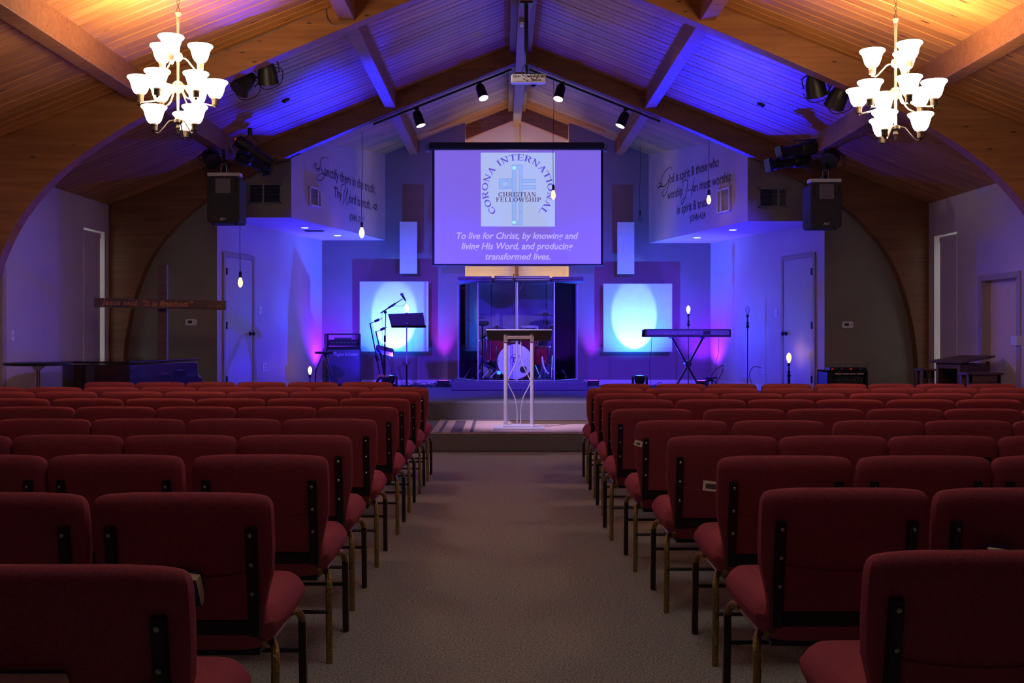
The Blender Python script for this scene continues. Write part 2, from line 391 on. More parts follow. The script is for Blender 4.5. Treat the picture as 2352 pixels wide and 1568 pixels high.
# front walls either side of the stage, with the bulkheads over the stage wings
SZL, SZR = 2.96, 2.91
PLa, PLb = (-2.96, YW), (-2.05, YD)        # verse panel, left
PRa, PRb = (2.54, YD), (3.425, YW)
DLa, DLb = (-4.0, YW), (-3.15, YD)         # wing walls with doors
DRa, DRb = (3.617, YD), (4.50, YW)
struct(MB().prism([(XL, 0), (DLa[0], 0), (DLa[0], SZL), (PLa[0], SZL), (PLa[0], zc(PLa[0]) + .02), (XL, zc(XL) + .02)], YW, YW + .12).build('wall_front_left', M_brown), 'dark olive brown front wall and bulkhead on the piano side')
struct(MB().prism([(XR, 0), (DRb[0], 0), (DRb[0], SZR), (PRb[0], SZR), (PRb[0], zc(PRb[0]) + .02), (XR, zc(XR) + .02)], YW, YW + .12).build('wall_front_right', M_brown), 'dark olive brown front wall and bulkhead on the furniture side')
def wall_between(name, a, b, z0, za, zb, mat_, label, t=.12):
    """upright wall from plan point a to b whose top runs from za to zb; local x along it, local -y faces the stage"""
    A = Vector((a[0], a[1], 0)); B = Vector((b[0], b[1], 0)); L = (B - A).length; rz = math.atan2(B.y - A.y, B.x - A.x)
    m = MB(); m.prism([(0, z0), (L, z0), (L, zb), (0, za)], 0, t)
    o = m.build(name, mat_); o.location = A; o.rotation_euler = (0, 0, rz)
    return struct(o, label)
wall_between('wall_verse_left', PLa, PLb, SZL, zc(PLa[0]) + .02, zc(PLb[0]) + .02, M_wall, 'slanted upper wall with the painted verse above the amplifier')
wall_between('wall_verse_right', PRa, PRb, SZR, zc(PRa[0]) + .02, zc(PRb[0]) + .02, M_wall, 'slanted upper wall with the painted verse above the keyboard')
wall_between('wall_wing_left', DLa, DLb, .44, SZL, SZL, M_wall, 'wing wall with a door behind the amplifier')
wall_between('wall_wing_right', DRa, DRb, .44, SZR, SZR, M_wall, 'wing wall with a door behind the keyboard')
struct(MB().prism([(DLa[0], YW + .01), (PLa[0] - .012, YW + .01), (PLb[0] - .012, YD), DLb], SZL - .002, SZL + .05, 'z').build('ceiling_soffit_left', M_wall), 'flat soffit over the amplifier corner')
struct(MB().prism([(PRb[0] + .012, YW + .01), (DRb[0], YW + .01), DRa, (PRa[0] + .012, YD)], SZR - .002, SZR + .05, 'z').build('ceiling_soffit_right', M_wall), 'flat soffit over the keyboard corner')
OPL, OPR = -.66, 1.153
def back(name, xa, xb, label):
    pts = [(xa, .44), (xb, .44), (xb, zc(xb) + .02)] + [(xa, zc(xa) + .02)]
    return struct(MB().prism(pts, YD, YD + .14).build(name, M_taupe), label)
back('wall_back_left', DLb[0], OPL, 'taupe stage back wall on the microphone side')
back('wall_back_right', OPR, DRa[0], 'taupe stage back wall on the keyboard side')
struct(MB().prism([(OPL - .6, .44), (OPR + .6, .44), (OPR + .6, 5.4), (OPL - .6, 5.4)], YEND, YEND + .1).build('wall_recess', M_cream), 'cream wall at the rear of the centre recess')
m = MB()
m.box(OPL - .12, OPL, YD + .13, YEND, .44, 5.4); m.box(OPR, OPR + .12, YD + .13, YEND, .44, 5.4)
struct(m.build('wall_recess_sides', M_cream), 'cream side walls of the centre recess')
m = MB(); m.box(DLb[0], -.9, YD - .02, YD, .44, .53); m.box(1.4, DRa[0], YD - .02, YD, .44, .53)
struct(m.build('baseboard_back', M_trim), 'white baseboard along the stage back wall')
for nm, a, b in (('baseboard_left', DLa, DLb), ('baseboard_right', DRa, DRb)):
    A = Vector((a[0], a[1], 0)); B = Vector((b[0], b[1], 0)); rz = math.atan2(B.y - A.y, B.x - A.x); Lw = (B - A).length
    # the doorway stays clear
    u0, u1 = (.10, 1.42) if a is DLa else (Lw - 1.42, Lw - .12)
    m = MB().box(0, u0, -.014, 0, .44, .53); m.box(u1, Lw, -.014, 0, .44, .53)
    o = m.build(nm, M_trim); o.location = A; o.rotation_euler = (0, 0, rz); struct(o, 'white baseboard along the wing wall')

# frame of an upright wall plane: pixel -> (distance along it, height)
def wall_uv(px, py, a, b):
    A = Vector(a); B = Vector(b); d = (B - A); L = d.length; d = d / L; k = (px - VX) / FOC
    u = (k * A.y - A.x) / (d.x - k * d.y); D = A.y + u * d.y
    return u, CAMZ + (VY - py) * D / FOC
def wall_root(name, label, cat, a, b, kind=None):
    o = thing(name, label, cat, (a[0], a[1], 0), None, math.atan2(b[1] - a[1], b[0] - a[0]), False)
    if kind: o['kind'] = kind
    return o
# doors in the wing walls
def wing_door(name, a, b, pxa, pxb, knob_px, hinge_px, label):
    g = wall_root(name, label, None, a, b, 'structure')
    ua, _ = wall_uv(pxa, 700, a, b); ub, _ = wall_uv(pxb, 700, a, b); zt = 2.43
    c = MB()
    c.box(ua - .06, ua, -.022, 0, .44, zt + .06); c.box(ub, ub + .06, -.022, 0, .44, zt + .06); c.box(ua, ub, -.022, 0, zt, zt + .06)
    c.build('casing', M_doort, g, bevel=.004)
    MB().box(ua, ub, -.010, 0, .45, zt - .004).build('slab', M_door, g)
    ku, kz = wall_uv(knob_px, 766, a, b)
    MB().lathe([(.032, 0), (.032, .01), (.012, .02), (.012, .04), (.03, .05), (.032, .065), (.018, .08)], (0, 0, 0), 12, Matrix.Translation((ku, -.01, kz)) @ Matrix.Rotation(PI / 2, 4, 'X')).build('knob', M_blackp, g, True)
    hu, _ = wall_uv(hinge_px, 700, a, b)
    for z in (.68, 1.45, 2.22): MB().box(hu - .012, hu + .012, -.03, -.008, z - .05, z + .05).build('hinge', M_blackp, g)
wing_door('door_3', DLa, DLb, 516, 579, 573, 518, 'white door behind the amplifier corner')
wing_door('door_4', DRa, DRb, 1801, 1869, 1807, 1867, 'white door behind the keyboard corner')

# small vent windows
def vent_window(name, a, b, p0, p1, label, dark, split):
    g = wall_root(name, label, None, a, b, 'structure')
    u0, z1 = wall_uv(p0[0], p0[1], a, b); u1, z0 = wall_uv(p1[0], p1[1], a, b)
    f = MB()
    for q in ((u0, u0 + .02, z0, z1), (u1 - .02, u1, z0, z1), (u0, u1, z0, z0 + .02), (u0, u1, z1 - .02, z1)): f.box(q[0], q[1], -.03, 0, q[2], q[3])
    f.build('frame', M_brown if dark else M_trim, g)
    us = u0 + (u1 - u0) * split
    MB().box(us - .012, us + .012, -.034, -.004, z0, z1).build('mullion', M_brown if dark else M_trim, g)
    MB().box(u0, u1, -.004, -.001, z0, z1).build('backing', M_dark if dark else M_slat, g)
    k = 12; sl = None
    for i in range(k):
        z = z0 + .03 + (z1 - z0 - .06) * i / (k - 1)
        if sl is None:
            sl = MB().box(u0 + .02, u1 - .02, -.02, -.006, -.004, .004).build('slat', M_greyp if dark else M_slat, g); sl.location.z = z
        else:
            c = sl.copy(); COL.objects.link(c); c.parent = g; c.location.z = z
    if dark: MB().box(u0 + .02, u0 + (u1 - u0) * (.45 if split > .5 else .98), -.023, -.021, z0 + .02, z1 - .02).build('pane', M_pexi, g)
vent_window('window_3', (XL, YW), (PLa[0], YW), (572, 422), (647, 468), 'dark louvred sliding vent window beside the hanging speaker', True, .45)
vent_window('window_4', (PRb[0], YW), (XR, YW), (1742, 432), (1808, 477), 'dark louvred sliding vent window near the tall furniture', True, .68)
vent_window('window_5', PLa, PLb, (709, 427), (734, 478), 'pale vent window beside the truth verse', False, .72)
vent_window('window_6', PRa, PRb, (1650, 437), (1679, 484), 'pale vent window under the spirit verse', False, .3)
# ------------------------------------------------------------------ lettering
_fc = {}
def text_mesh(body, shear=0, bold=0):
    cu = bpy.data.curves.new('t', 'FONT'); cu.body = body; cu.size = 1; cu.shear = shear; cu.offset = bold; cu.resolution_u = 3
    o = bpy.data.objects.new('t', cu); COL.objects.link(o)
    dg = bpy.context.evaluated_depsgraph_get(); me = bpy.data.meshes.new_from_object(o.evaluated_get(dg))
    bpy.data.objects.remove(o); bpy.data.curves.remove(cu); return me
def write(body, name, mat_, parent, org, u, v, width=None, size=1, shear=0, bold=0, center=False):
    """flat lettering: org lower left, u and v unit vectors (already in the parent's space)"""
    me = text_mesh(body, shear, bold); xs = [p.co.x for p in me.vertices]; w = max(xs) - min(xs); x0 = min(xs)
    kx = (width / w) if width else size
    u = Vector(u); v = Vector(v); org = Vector(org); pos = 0; o = None
    for word in body.split(' '):                   # every word is a piece of its own
        end = body.index(word, pos) + len(word); pos = end
        xe = max(p.co.x for p in text_mesh(body[:end], shear, bold).vertices)
        wm = text_mesh(word, shear, bold); dx = xe - max(p.co.x for p in wm.vertices)
        for p in wm.vertices: p.co = org + u * ((p.co.x + dx - x0) * kx) + v * (p.co.y * size)
        wm.materials.clear(); wm.materials.append(mat_)
        o = bpy.data.objects.new(name, wm); COL.objects.link(o); o.parent = parent
    return o
# strokes of a book-type capital alphabet with slab serifs: (x0,y0,x1,y1,width)
TH, TN = .17, .075
def _arcs(cx, cy, rx, ry, a0, a1, n=10, w0=TN, w1=TH):
    P = []
    for i in range(n + 1):
        t = math.radians(a0 + (a1 - a0) * i / n); wd = w0 + (w1 - w0) * abs(math.cos(t))
        P.append((cx + rx * math.cos(t), cy + ry * math.sin(t), wd))
    return [(P[i][0], P[i][1], P[i + 1][0], P[i + 1][1], (P[i][2] + P[i + 1][2]) / 2) for i in range(n)]
def _sf(x, y, w=.30): return (x - w / 2, y, x + w / 2, y, .055)
G = {
 'I': (.40, [(.2, 0, .2, 1, TH), _sf(.2, .03, .38), _sf(.2, .97, .38)]),
 'L': (.72, [(.2, 0, .2, 1, TH), _sf(.2, .97, .38), (.02, .03, .68, .03, .07), (.68, 0, .68, .28, .06)]),
 'T': (.76, [(.38, 0, .38, 1, TH), _sf(.38, .03, .38), (.02, .96, .74, .96, .08), (.04, .72, .04, 1, .06), (.72, .72, .72, 1, .06)]),
 'E': (.74, [(.2, 0, .2, 1, TH), (.02, .03, .70, .03, .07), (.02, .97, .68, .97, .07), (.2, .5, .52, .5, .07), (.69, 0, .69, .28, .06), (.67, .74, .67, 1, .06), (.52, .38, .52, .62, .05)]),
 'F': (.70, [(.2, 0, .2, 1, TH), _sf(.2, .03, .38), (.02, .97, .68, .97, .07), (.2, .5, .52, .5, .07), (.67, .72, .67, 1, .06), (.52, .38, .52, .62, .05)]),
 'H': (.88, [(.2, 0, .2, 1, TH), (.68, 0, .68, 1, TH), (.2, .5, .68, .5, .07), _sf(.2, .03, .36), _sf(.2, .97, .36), _sf(.68, .03, .36), _sf(.68, .97, .36)]),
 'N': (.88, [(.18, 0, .18, 1, TN), (.70, 0, .70, 1, TN), (.16, 1, .70, 0, TH), _sf(.18, .03, .3), _sf(.14, .97, .26), _sf(.70, .97, .3)]),
 'A': (.84, [(.42, 1, .14, 0, TN), (.42, 1, .70, 0, TH), (.22, .33, .62, .33, .07), _sf(.13, .03, .3), _sf(.70, .03, .32)]),
 'W': (1.14, [(.12, 1, .36, 0, TH), (.36, 0, .56, .9, TN), (.56, .9, .78, 0, TH), (.78, 0, 1.0, 1, TN), _sf(.12, .97, .3), _sf(1.0, .97, .26), _sf(.56, .97, .26)]),
 'O': (.86, _arcs(.43, .5, .33, .46, 0, 360, 20)),
 'C': (.78, _arcs(.43, .5, .33, .46, 45, 315, 16) + [(.70, .62, .70, .98, .06), (.70, .04, .70, .30, .05)]),
 'D': (.84, [(.2, 0, .2, 1, TH), (.02, .03, .4, .03, .06), (.02, .97, .4, .97, .06)] + _arcs(.38, .5, .36, .47, -90, 90, 10)),
 'P': (.72, [(.2, 0, .2, 1, TH), _sf(.2, .03, .38), (.02, .97, .4, .97, .06), (.2, .46, .4, .46, .06)] + _arcs(.40, .715, .22, .255, -90, 90, 8)),
 'R': (.84, [(.2, 0, .2, 1, TH), _sf(.2, .03, .38), (.02, .97, .4, .97, .06), (.2, .5, .4, .5, .06), (.42, .5, .70, 0, TH), _sf(.74, .03, .22)] + _arcs(.40, .735, .22, .235, -90, 90, 8)),
 'S': (.66, _arcs(.32, .73, .22, .24, 30, 250, 9) + _arcs(.32, .27, .24, .25, 70, -160, 9) + [(.56, .72, .56, .98, .05), (.08, .03, .08, .30, .05)]),
}
def serif_quads(m, word, P, size, squeeze=1.0, start=0.0):
    """P(s, t) -> 3D point, s along the line, t up"""
    s = start
    for ch in word:
        if ch == ' ': s += .45 * size * squeeze; continue
        w, st = G[ch]
        for x0, y0, x1, y1, wd in st:
            dx, dy = x1 - x0, y1 - y0; L = math.hypot(dx, dy) or 1; nx, ny = -dy / L * wd / 2, dx / L * wd / 2; ex, ey = dx / L * .012, dy / L * .012
            q = [(x0 + nx - ex, y0 + ny - ey), (x0 - nx - ex, y0 - ny - ey), (x1 - nx + ex, y1 - ny + ey), (x1 + nx + ex, y1 + ny + ey)]
            m.quad(*[P(s + a * size * squeeze, b * size) for a, b in q])
        s += (w + .05) * size * squeeze
    return s
def word_len(word, size, squeeze=1.0):
    return sum((.45 if c == ' ' else G[c][0] + .05) * size * squeeze for c in word)
def ribbon(m, pts, w, P, taper=True):
    """flat pen stroke through 2D points; P(x, y) -> 3D"""
    B = bez([(a, b, 0) for a, b in pts], 8); n = len(B)
    for i in range(n - 1):
        a, b = B[i], B[i + 1]; d = (b - a); L = d.length or 1; nx, ny = -d.y / L, d.x / L
        w0 = w * (.35 + .65 * math.sin(PI * i / (n - 1))) if taper else w; w1 = w * (.35 + .65 * math.sin(PI * (i + 1) / (n - 1))) if taper else w
        m.quad(P(a.x + nx * w0 / 2, a.y + ny * w0 / 2), P(a.x - nx * w0 / 2, a.y - ny * w0 / 2), P(b.x - nx * w1 / 2, b.y - ny * w1 / 2), P(b.x + nx * w1 / 2, b.y + ny * w1 / 2))

# ------------------------------------------------------------------ verses on the slanted walls
def verse(a, b, label, lines, swashes):
    g = wall_root('wall_verse_lettering', label, 'lettering', a, b)
    P = lambda px, py: wall_uv(px, py, a, b)
    for body, pa, px1, size in lines:
        u0, z0 = P(*pa); u1, _ = P(px1, pa[1])
        write(body, 'painted_word', M_ink, g, (u0, -.003, z0), (1, 0, 0), (0, 0, 1), width=u1 - u0, size=size)
    m = MB()
    for pts, w in swashes:
        q = [P(*p) for p in pts]
        ribbon(m, q, w, lambda x, y: Vector((x, -.003, y)))
    m.build('swash', M_ink, g)['kind'] = 'stuff'
c3 = lambda x, y: (650 + x / 3.92, 300 + y / 3.92)
verse(PLa, PLb, 'dark painted script verse about truth on the slanted wall over the amplifier',
      [('anctify them in the truth;', c3(372, 405), 861, .225), ('Thy', c3(458, 595), 785, .225), ('ord is truth.', c3(598, 650), 852, .225), ('JOHN 17:17', c3(598, 805), 835, .15)],
      [([c3(*p) for p in ((410, 305), (405, 260), (380, 240), (345, 255), (335, 300), (350, 360), (368, 410), (355, 440), (325, 450), (305, 425), (325, 395), (365, 385), (400, 395))], .016),
       ([c3(*p) for p in ((270, 330), (285, 295), (300, 300), (290, 330), (310, 345), (330, 335), (320, 360), (295, 355))], .02),
       ([c3(*p) for p in ((520, 560), (525, 500), (550, 480), (560, 500), (548, 580), (540, 670))], .016),
       ([c3(*p) for p in ((540, 670), (565, 590), (582, 520), (575, 600), (572, 685))], .016),
       ([c3(*p) for p in ((572, 685), (590, 640), (602, 580), (604, 540))], .012),
       ([c3(*p) for p in ((800, 685), (825, 700), (845, 680), (830, 665), (815, 690), (840, 712), (850, 700))], .018)])
c2 = lambda x, y: (1450 + x / 4.704, 300 + y / 4.704)
verse(PRa, PRb, 'dark painted script verse about worship on the slanted wall over the keyboard',
      [('od is spirit & those who', c2(415, 572), 1651, .22), ('worship', c2(392, 745), 1568, .21), ('im must worship', c2(668, 668), 1680, .22), ('in spirit & truth.', c2(495, 905), 1630, .21), ('JOHN 4:24', c2(635, 985), 1620, .14)],
      [([c2(*p) for p in ((440, 430), (432, 402), (405, 405), (360, 450), (325, 530), (325, 590), (345, 605), (380, 580), (408, 520), (412, 470), (400, 600), (375, 680), (350, 710), (335, 680), (355, 640), (400, 600))], .018),
       ([c2(*p) for p in ((285, 590), (310, 565), (330, 580), (305, 605), (285, 625), (320, 605), (345, 610))], .018),
       ([c2(*p) for p in ((560, 610), (555, 570), (580, 535), (610, 545), (600, 640), (580, 730), (555, 790), (540, 770), (560, 740), (590, 720))], .016),
       ([c2(*p) for p in ((690, 500), (672, 560), (655, 660), (648, 720))], .016), ([c2(*p) for p in ((600, 655), (640, 640), (680, 640))], .012)])

# ------------------------------------------------------------------ projector screen
YS = 17.70
def sp(px, py, y=YS): return at(px, py, y)
scr = thing('projector_screen', 'large lit projection screen with a round church emblem hanging over the drums', 'screen', tuple(sp(1190, 609)))
a, b = sp(998, 345), sp(1380, 606)
M_img = emit('projected_violet', (.27, .17, .82), .68)
M_logo = emit('projected_pale_square', (.47, .58, .86), .80)
M_lblue = emit('projected_light_blue', (.34, .52, .85), .8)
M_lline = emit('projected_blue_outline', (.18, .32, .74), .8)
M_lett = emit('projected_violet_letters', (.17, .12, .62), .62)
M_lbr = emit('projected_brown_letters', (.16, .09, .22), .5)
M_lpale = emit('projected_pale_letters', (.55, .50, .88), .78)
MB().box(a.x, b.x, YS, YS + .006, b.z, a.z).build('picture_area', M_img, scr)
k0, k1 = sp(993, 330), sp(1385.5, 609.5)
f = MB(); f.box(k0.x, a.x, YS, YS + .008, k1.z, a.z); f.box(b.x, k1.x, YS, YS + .008, k1.z, a.z); f.box(k0.x, k1.x, YS - .004, YS + .01, k1.z, b.z)
f.build('border', M_screenf, scr)
MB().tube([(k0.x, YS, k1.z), (k1.x, YS, k1.z)], .012).build('bottom_bar', M_greyp, scr, True)
h0, h1 = sp(978, 327), sp(1395, 344)
MB().box(h0.x + .06, h1.x - .06, YS - .04, YS + .09, h1.z, h0.z).build('housing', M_screenf, scr, bevel=.02)
for x0_, x1_ in ((h0.x, h0.x + .06), (h1.x - .06, h1.x)): MB().box(x0_, x1_, YS - .05, YS + .10, h1.z - .03, h0.z - .03).build('end_cap', M_greyp, scr, bevel=.01)
MB().tube([(.29, YS + .03, h0.z), (.29, YS + .06, 4.9)], .004, 5).build('hanging_wire', M_cord, scr)
LG = 4.704
cc = lambda x, y: sp(950 + x / LG, 300 + y / LG)
def flat(name, mat_, polys, dy):
    m = MB()
    for p in polys:
        vs = [m.bm.verts.new((cc(*q).x, YS - dy, cc(*q).z)) for q in p]; m.bm.faces.new(vs)
    return m.build(name, mat_, scr)
flat('emblem_square', M_logo, [[(725, 238), (1528, 238), (1526, 1036), (728, 1034)]], .002)
R = lambda x0, y0, x1, y1: [(x0, y0), (x1, y0), (x1, y1), (x0, y1)]
cross_parts = [R(1065, 385, 1105, 1005), [(1065, 385), (1078, 372), (1162, 372), (1174, 385), (1174, 418), (1136, 418), (1120, 408), (1105, 420), (1065, 420)], R(1140, 415, 1174, 505),
               [(1065, 1003), (1065, 975), (1105, 975), (1120, 985), (1136, 975), (1174, 975), (1174, 1003), (1162, 1016), (1078, 1016)], R(1140, 880, 1174, 978),
               R(1140, 525, 1172, 875), R(1172, 525, 1316, 562), R(1172, 592, 1320, 630), R(925, 522, 958, 628), R(958, 522, 1005, 550), R(958, 600, 1005, 628), R(1018, 522, 1055, 622)]
def grow(p, k):
    cx = sum(q[0] for q in p) / len(p); cy = sum(q[1] for q in p) / len(p)
    return [(x + (k if x > cx else -k), y + (k if y > cy else -k)) for x, y in p]
flat('emblem_outline', M_lline, [grow(p, 3.5) for p in cross_parts], .0035)
flat('emblem_cross', M_lblue, [grow(p, -1) for p in cross_parts], .005)
upx = YS / FOC                                   # metres per picture pixel at the screen
m = MB(); Rr = 322; SZ = 66
sq = .90; word = 'CORONA INTERNATIONAL'
tot = word_len(word, SZ, sq); span = math.radians(271); k = span * (Rr + SZ * .35) / tot
def Parc(s, t):
    th = -span / 2 + s / tot * span + math.radians(.5); r = Rr + t
    return Vector((cc(1125 + r * math.sin(th), 642 - r * math.cos(th)).x, YS - .0065, cc(0, 642 - r * math.cos(th)).z))
serif_quads(m, word, Parc, SZ, sq); m.build('arched_lettering', M_lett, scr)
for wd, x0_, x1_, yb_, hh in (('CHRISTIAN', 915, 1328, 712, 46), ('FELLOWSHIP', 888, 1380, 768, 46)):
    m = MB(); sq = (x1_ - x0_) / word_len(wd, hh)
    serif_quads(m, wd, lambda s, t: Vector((cc(x0_ + s, yb_).x, YS - .0075, cc(0, yb_ - t).z)), hh, sq); m.build('emblem_lettering', M_lbr, scr)
off = OFF[scr.name]
for body, x0_, x1_, yb_ in (('To live for Christ, by knowing and', 465, 1780, 1168), ('living His Word, and producing', 515, 1722, 1280), ('transformed lives.', 775, 1478, 1392)):
    p = cc(x0_, yb_); q = cc(x1_, yb_)
    write(body, 'projected_word', M_lpale, scr, Vector((p.x, YS - .003, p.z)) - off, (1, 0, 0), (0, 0, 1), width=q.x - p.x, size=.155, shear=.25, bold=.018)

# ------------------------------------------------------------------ wall panels lit by the moving heads
for px0, px1, py0, py1, lab in ((826, 984, 646, 807, 'square white wall panel behind the microphone stand'), (1386, 1544, 651, 808, 'square white wall panel behind the keyboard'),
                                (918, 958, 509, 628, 'narrow upright wall panel between the microphone and the screen'), (1418, 1457, 510, 629, 'narrow upright wall panel between the keyboard and the screen')):
    d = 18.0; p, q = at(px0, py0, d), at(px1, py1, d)
    g = thing('wall_panel', lab, 'panel', ((p.x + q.x) / 2, d, q.z))
    MB().box(p.x, q.x, d, d + .03, q.z, p.z).build('face_board', M_white, g, bevel=.003)
    f = MB(); f.box(p.x + .06, q.x - .06, d + .03, 18.2, q.z + .08, q.z + .12); f.box(p.x + .06, q.x - .06, d + .03, 18.2, p.z - .12, p.z - .08); f.build('standoff', M_trim, g)

# rug on the step
rug = thing('rug', 'pale woven rug with dark end stripes lying on the step under the lectern', 'rug', (.5, 12.7, .2))
MB().box(-.82, 1.95, 11.80, 13.66, .2, .212).build('pile', M_rug, rug, bevel=.004)
for x0_, x1_ in ((-.74, -.70), (-.60, -.47), (-.38, -.34)): MB().box(x0_, x1_, 11.90, 13.46, .2125, .2145).build('stripe', M_rugd, rug)
for y0_, y1_ in ((13.48, 13.51), (13.55, 13.60)): MB().box(-.38 if y0_ < 13.5 else -.80, 1.93, y0_, y1_, .2125, .2145).build('stripe', M_rugd, rug)
MB().box(-.8, 1.93, 11.84, 11.87, .2125, .2145).build('stripe', M_rugd, rug)

# cross on the recess wall: only a length of its upright shows between the screen and the drum shield
wc = thing('wall_cross', 'brown wooden cross on the cream recess wall, mostly hidden behind the screen', 'cross', (at(1187, 0, 18.95).x, 19.0, 1.9))
x_ = at(1187, 0, 18.95).x
MB().box(x_ - .03, x_ + .03, 18.93, 18.99, 1.7, 4.2).build('upright', M_beam, wc, bevel=.004)
MB().box(x_ - .55, x_ + .55, 18.92, 18.98, 3.45, 3.52).build('crossbar', M_beam, wc, bevel=.004)
# ------------------------------------------------------------------ chairs
def make_chair():
    t = thing('stacking_chair', 'x', 'chair', world=False)
    # local frame: x across, y = 0 at the top edge of the back, seat towards +y, floor z = 0
    rings = []
    for z, w, th, yc in ((.435, .44, .035, .105), (.45, .455, .05, .10), (.50, .465, .060, .092), (.56, .49, .066, .083), (.62, .522, .070, .074), (.70, .53, .074, .062), (.79, .53, .076, .048), (.815, .529, .075, .045), (.832, .526, .070, .043), (.845, .520, .062, .042), (.855, .510, .050, .041), (.862, .495, .034, .041), (.8655, .46, .014, .041)):
        rings.append([Vector((x, yc + y, z - (.012 * (x / .26) ** 4 + .003) * max(0, (z - .78) / .085))) for x, y in rrect(w, th, e=5 if z > .5 else 4, seg=24)])
    MB().rings(rings).build('backrest', M_red, t, True)
    rings = []
    for z, w, d, yc in ((.352, .38, .40, .36), (.362, .43, .45, .36), (.40, .495, .51, .355), (.435, .53, .54, .35), (.455, .532, .54, .35), (.488, .495, .50, .352), (.503, .46, .47, .355), (.508, .40, .41, .357)):
        rings.append([Vector((x, yc + y, z)) for x, y in rrect(w, d, e=8, seg=24)])
    MB().rings(rings).build('seat', M_red, t, True)
    # pocket on the rear face
    def ysurf(z): return .083 - (z - .56) * .155 - .031
    m = MB(); g0, g1 = [], []
    n = 8
    top = [(-.20 + .40 * i / n, .625 - .022 * (1 - ((i - n / 2) / (n / 2)) ** 2)) for i in range(n + 1)]
    A = [m.bm.verts.new((x, ysurf(z) - .010, z)) for x, z in top]; B = [m.bm.verts.new((x * 1.0, ysurf(.50) - .005, .475)) for x, z in top]
    C = [m.bm.verts.new((x, ysurf(z) + .002, z)) for x, z in top]
    for i in range(n): m.bm.faces.new([A[i], A[i + 1], B[i + 1], B[i]]); m.bm.faces.new([A[i], C[i], C[i + 1], A[i + 1]])
    m.build('pocket', M_pocket, t, True)
    for s in (-1, 1):
        m = MB(); x = s * .205
        m.box(x - .016, x + .016, -.004, .026, .0, .345, Matrix.Translation((0, .108, .43)) @ Matrix.Rotation(math.atan(.155), 4, 'X') @ Matrix.Translation((0, -.05, 0)), bev=.003)
        o = m.build('back_post', M_blackp, t)
        q = MB()
        for z in (.74, .65, .56): q.lathe([(.006, 0), (.006, .003), (.003, .005)], (0, 0, 0), 8, Matrix.Translation((x, ysurf(z) - .0245, z)) @ Matrix.Rotation(PI / 2, 4, 'X'))
        q.build('screws', M_screw, o)['kind'] = 'stuff'
    MB().box(-.19, .19, .062, .085, .425, .475, bev=.006).build('lower_rail', M_blackp, t)
    for s in (-1, 1):
        x = s * .247
        # rear leg sweeps out of the seat side and bends down
        m = MB().tube(bez([(s * .215, .225, .372), (s * .236, .185, .362), (x, .155, .325), (x, .150, .25), (x, .158, .12), (x, .165, .0)], 4), .0135, 8)
        m.build('leg', M_gold, t, True)
        m = MB().tube(bez([(s * .215, .53, .372), (s * .236, .575, .36), (x, .597, .31), (x, .605, .2), (x, .615, .1), (x, .622, 0)], 4), .0135, 8)
        l = m.build('leg', M_gold, t, True)
        MB().box(x - .0125, x + .0125, -.004, .004, 0, .315, Matrix.Translation((0, .6065, .008)) @ Matrix.Rotation(.060, 4, 'X') @ Matrix.Translation((0, -.004, 0))).build('insert', M_legb, l)
        MB().tube([(s * .215, .10, .40), (s * .212, .20, .358), (s * .212, .55, .358)], .009, 6).build('side_rail', M_gold, t, True)
    MB().tube([(-.247, .142, .215), (.247, .142, .215)], .008, 6).build('stretcher', M_legb, t, True)
    MB().tube([(-.247, .61, .215), (.247, .61, .215)], .008, 6).build('stretcher', M_legb, t, True)
    MB().box(-.20, .20, .15, .55, .340, .356).build('seat_pan', M_blackp, t)
    return t
DZ = 1.34 - .865
# measured tops of the chair backs: per row the picture height of the top edge, then (left, right) edges in the picture
ROWS_L = [(1303, [(-187, 430)]),
 (1133, [(-232, 190), (200, 622)]),
 (1044.5, [(-225, 98), (100, 416), (434, 752)]),
 (998.5, [(-240, 17), (20, 276), (277, 540), (541, 807)]),
 (961, [(-15, 203), (203, 420), (425, 642), (645, 865)]),
 (933, [(-20, 166), (168, 351), (353, 539), (540, 726), (727, 914)]),
 (914, [(-58, 108), (113, 278), (283, 445), (447, 608), (609, 776), (777, 941)]),
 (898.5, [(-68, 76), (77, 219), (228, 372), (373, 517), (518, 662), (663, 808), (820, 966)]),
 (888, [(-80, 52), (53, 185), (186, 317), (318, 449), (450, 580), (582, 715), (717, 850), (851, 984)]),
 (876.5, [(190, 306), (307, 423), (424, 540), (541, 656), (658, 777), (781, 902)])]
ROWS_R = [(1269, [(1978, 2585)]),
 (1122, [(1752, 2146), (2156, 2560)]),
 (1047, [(1651, 1966), (1976, 2286), (2289, 2600)]),
 (1000.5, [(1534, 1792), (1794, 2045), (2047, 2300), (2302, 2556)]),
 (965, [(1460, 1676), (1686, 1900), (1918, 2129), (2130, 2332), (2334, 2540)]),
 (938, [(1404, 1593), (1618, 1807), (1811, 1990), (1996, 2174), (2175, 2351), (2352, 2530)]),
 (916.5, [(1384, 1549), (1553, 1717), (1719, 1876), (1877, 2033), (2041, 2199), (2202, 2351)]),
 (902, [(1365, 1509), (1511, 1655), (1657, 1802), (1804, 1946), (1955, 2097), (2098, 2239), (2241, 2382)]),
 (890, [(1348, 1480), (1484, 1614), (1616, 1746), (1749, 1874), (1877, 2001), (2002, 2130), (2134, 2251), (2253, 2378)]),
 (880.5, [(1379, 1497), (1507, 1624), (1625, 1741), (1751, 1868), (1871, 1995), (1997, 2105), (2107, 2222), (2223, 2338)])]
ORD = ['first', 'second', 'third', 'fourth', 'fifth', 'sixth', 'seventh', 'eighth', 'ninth', 'tenth']
proto = make_chair(); used = False; CH = {}
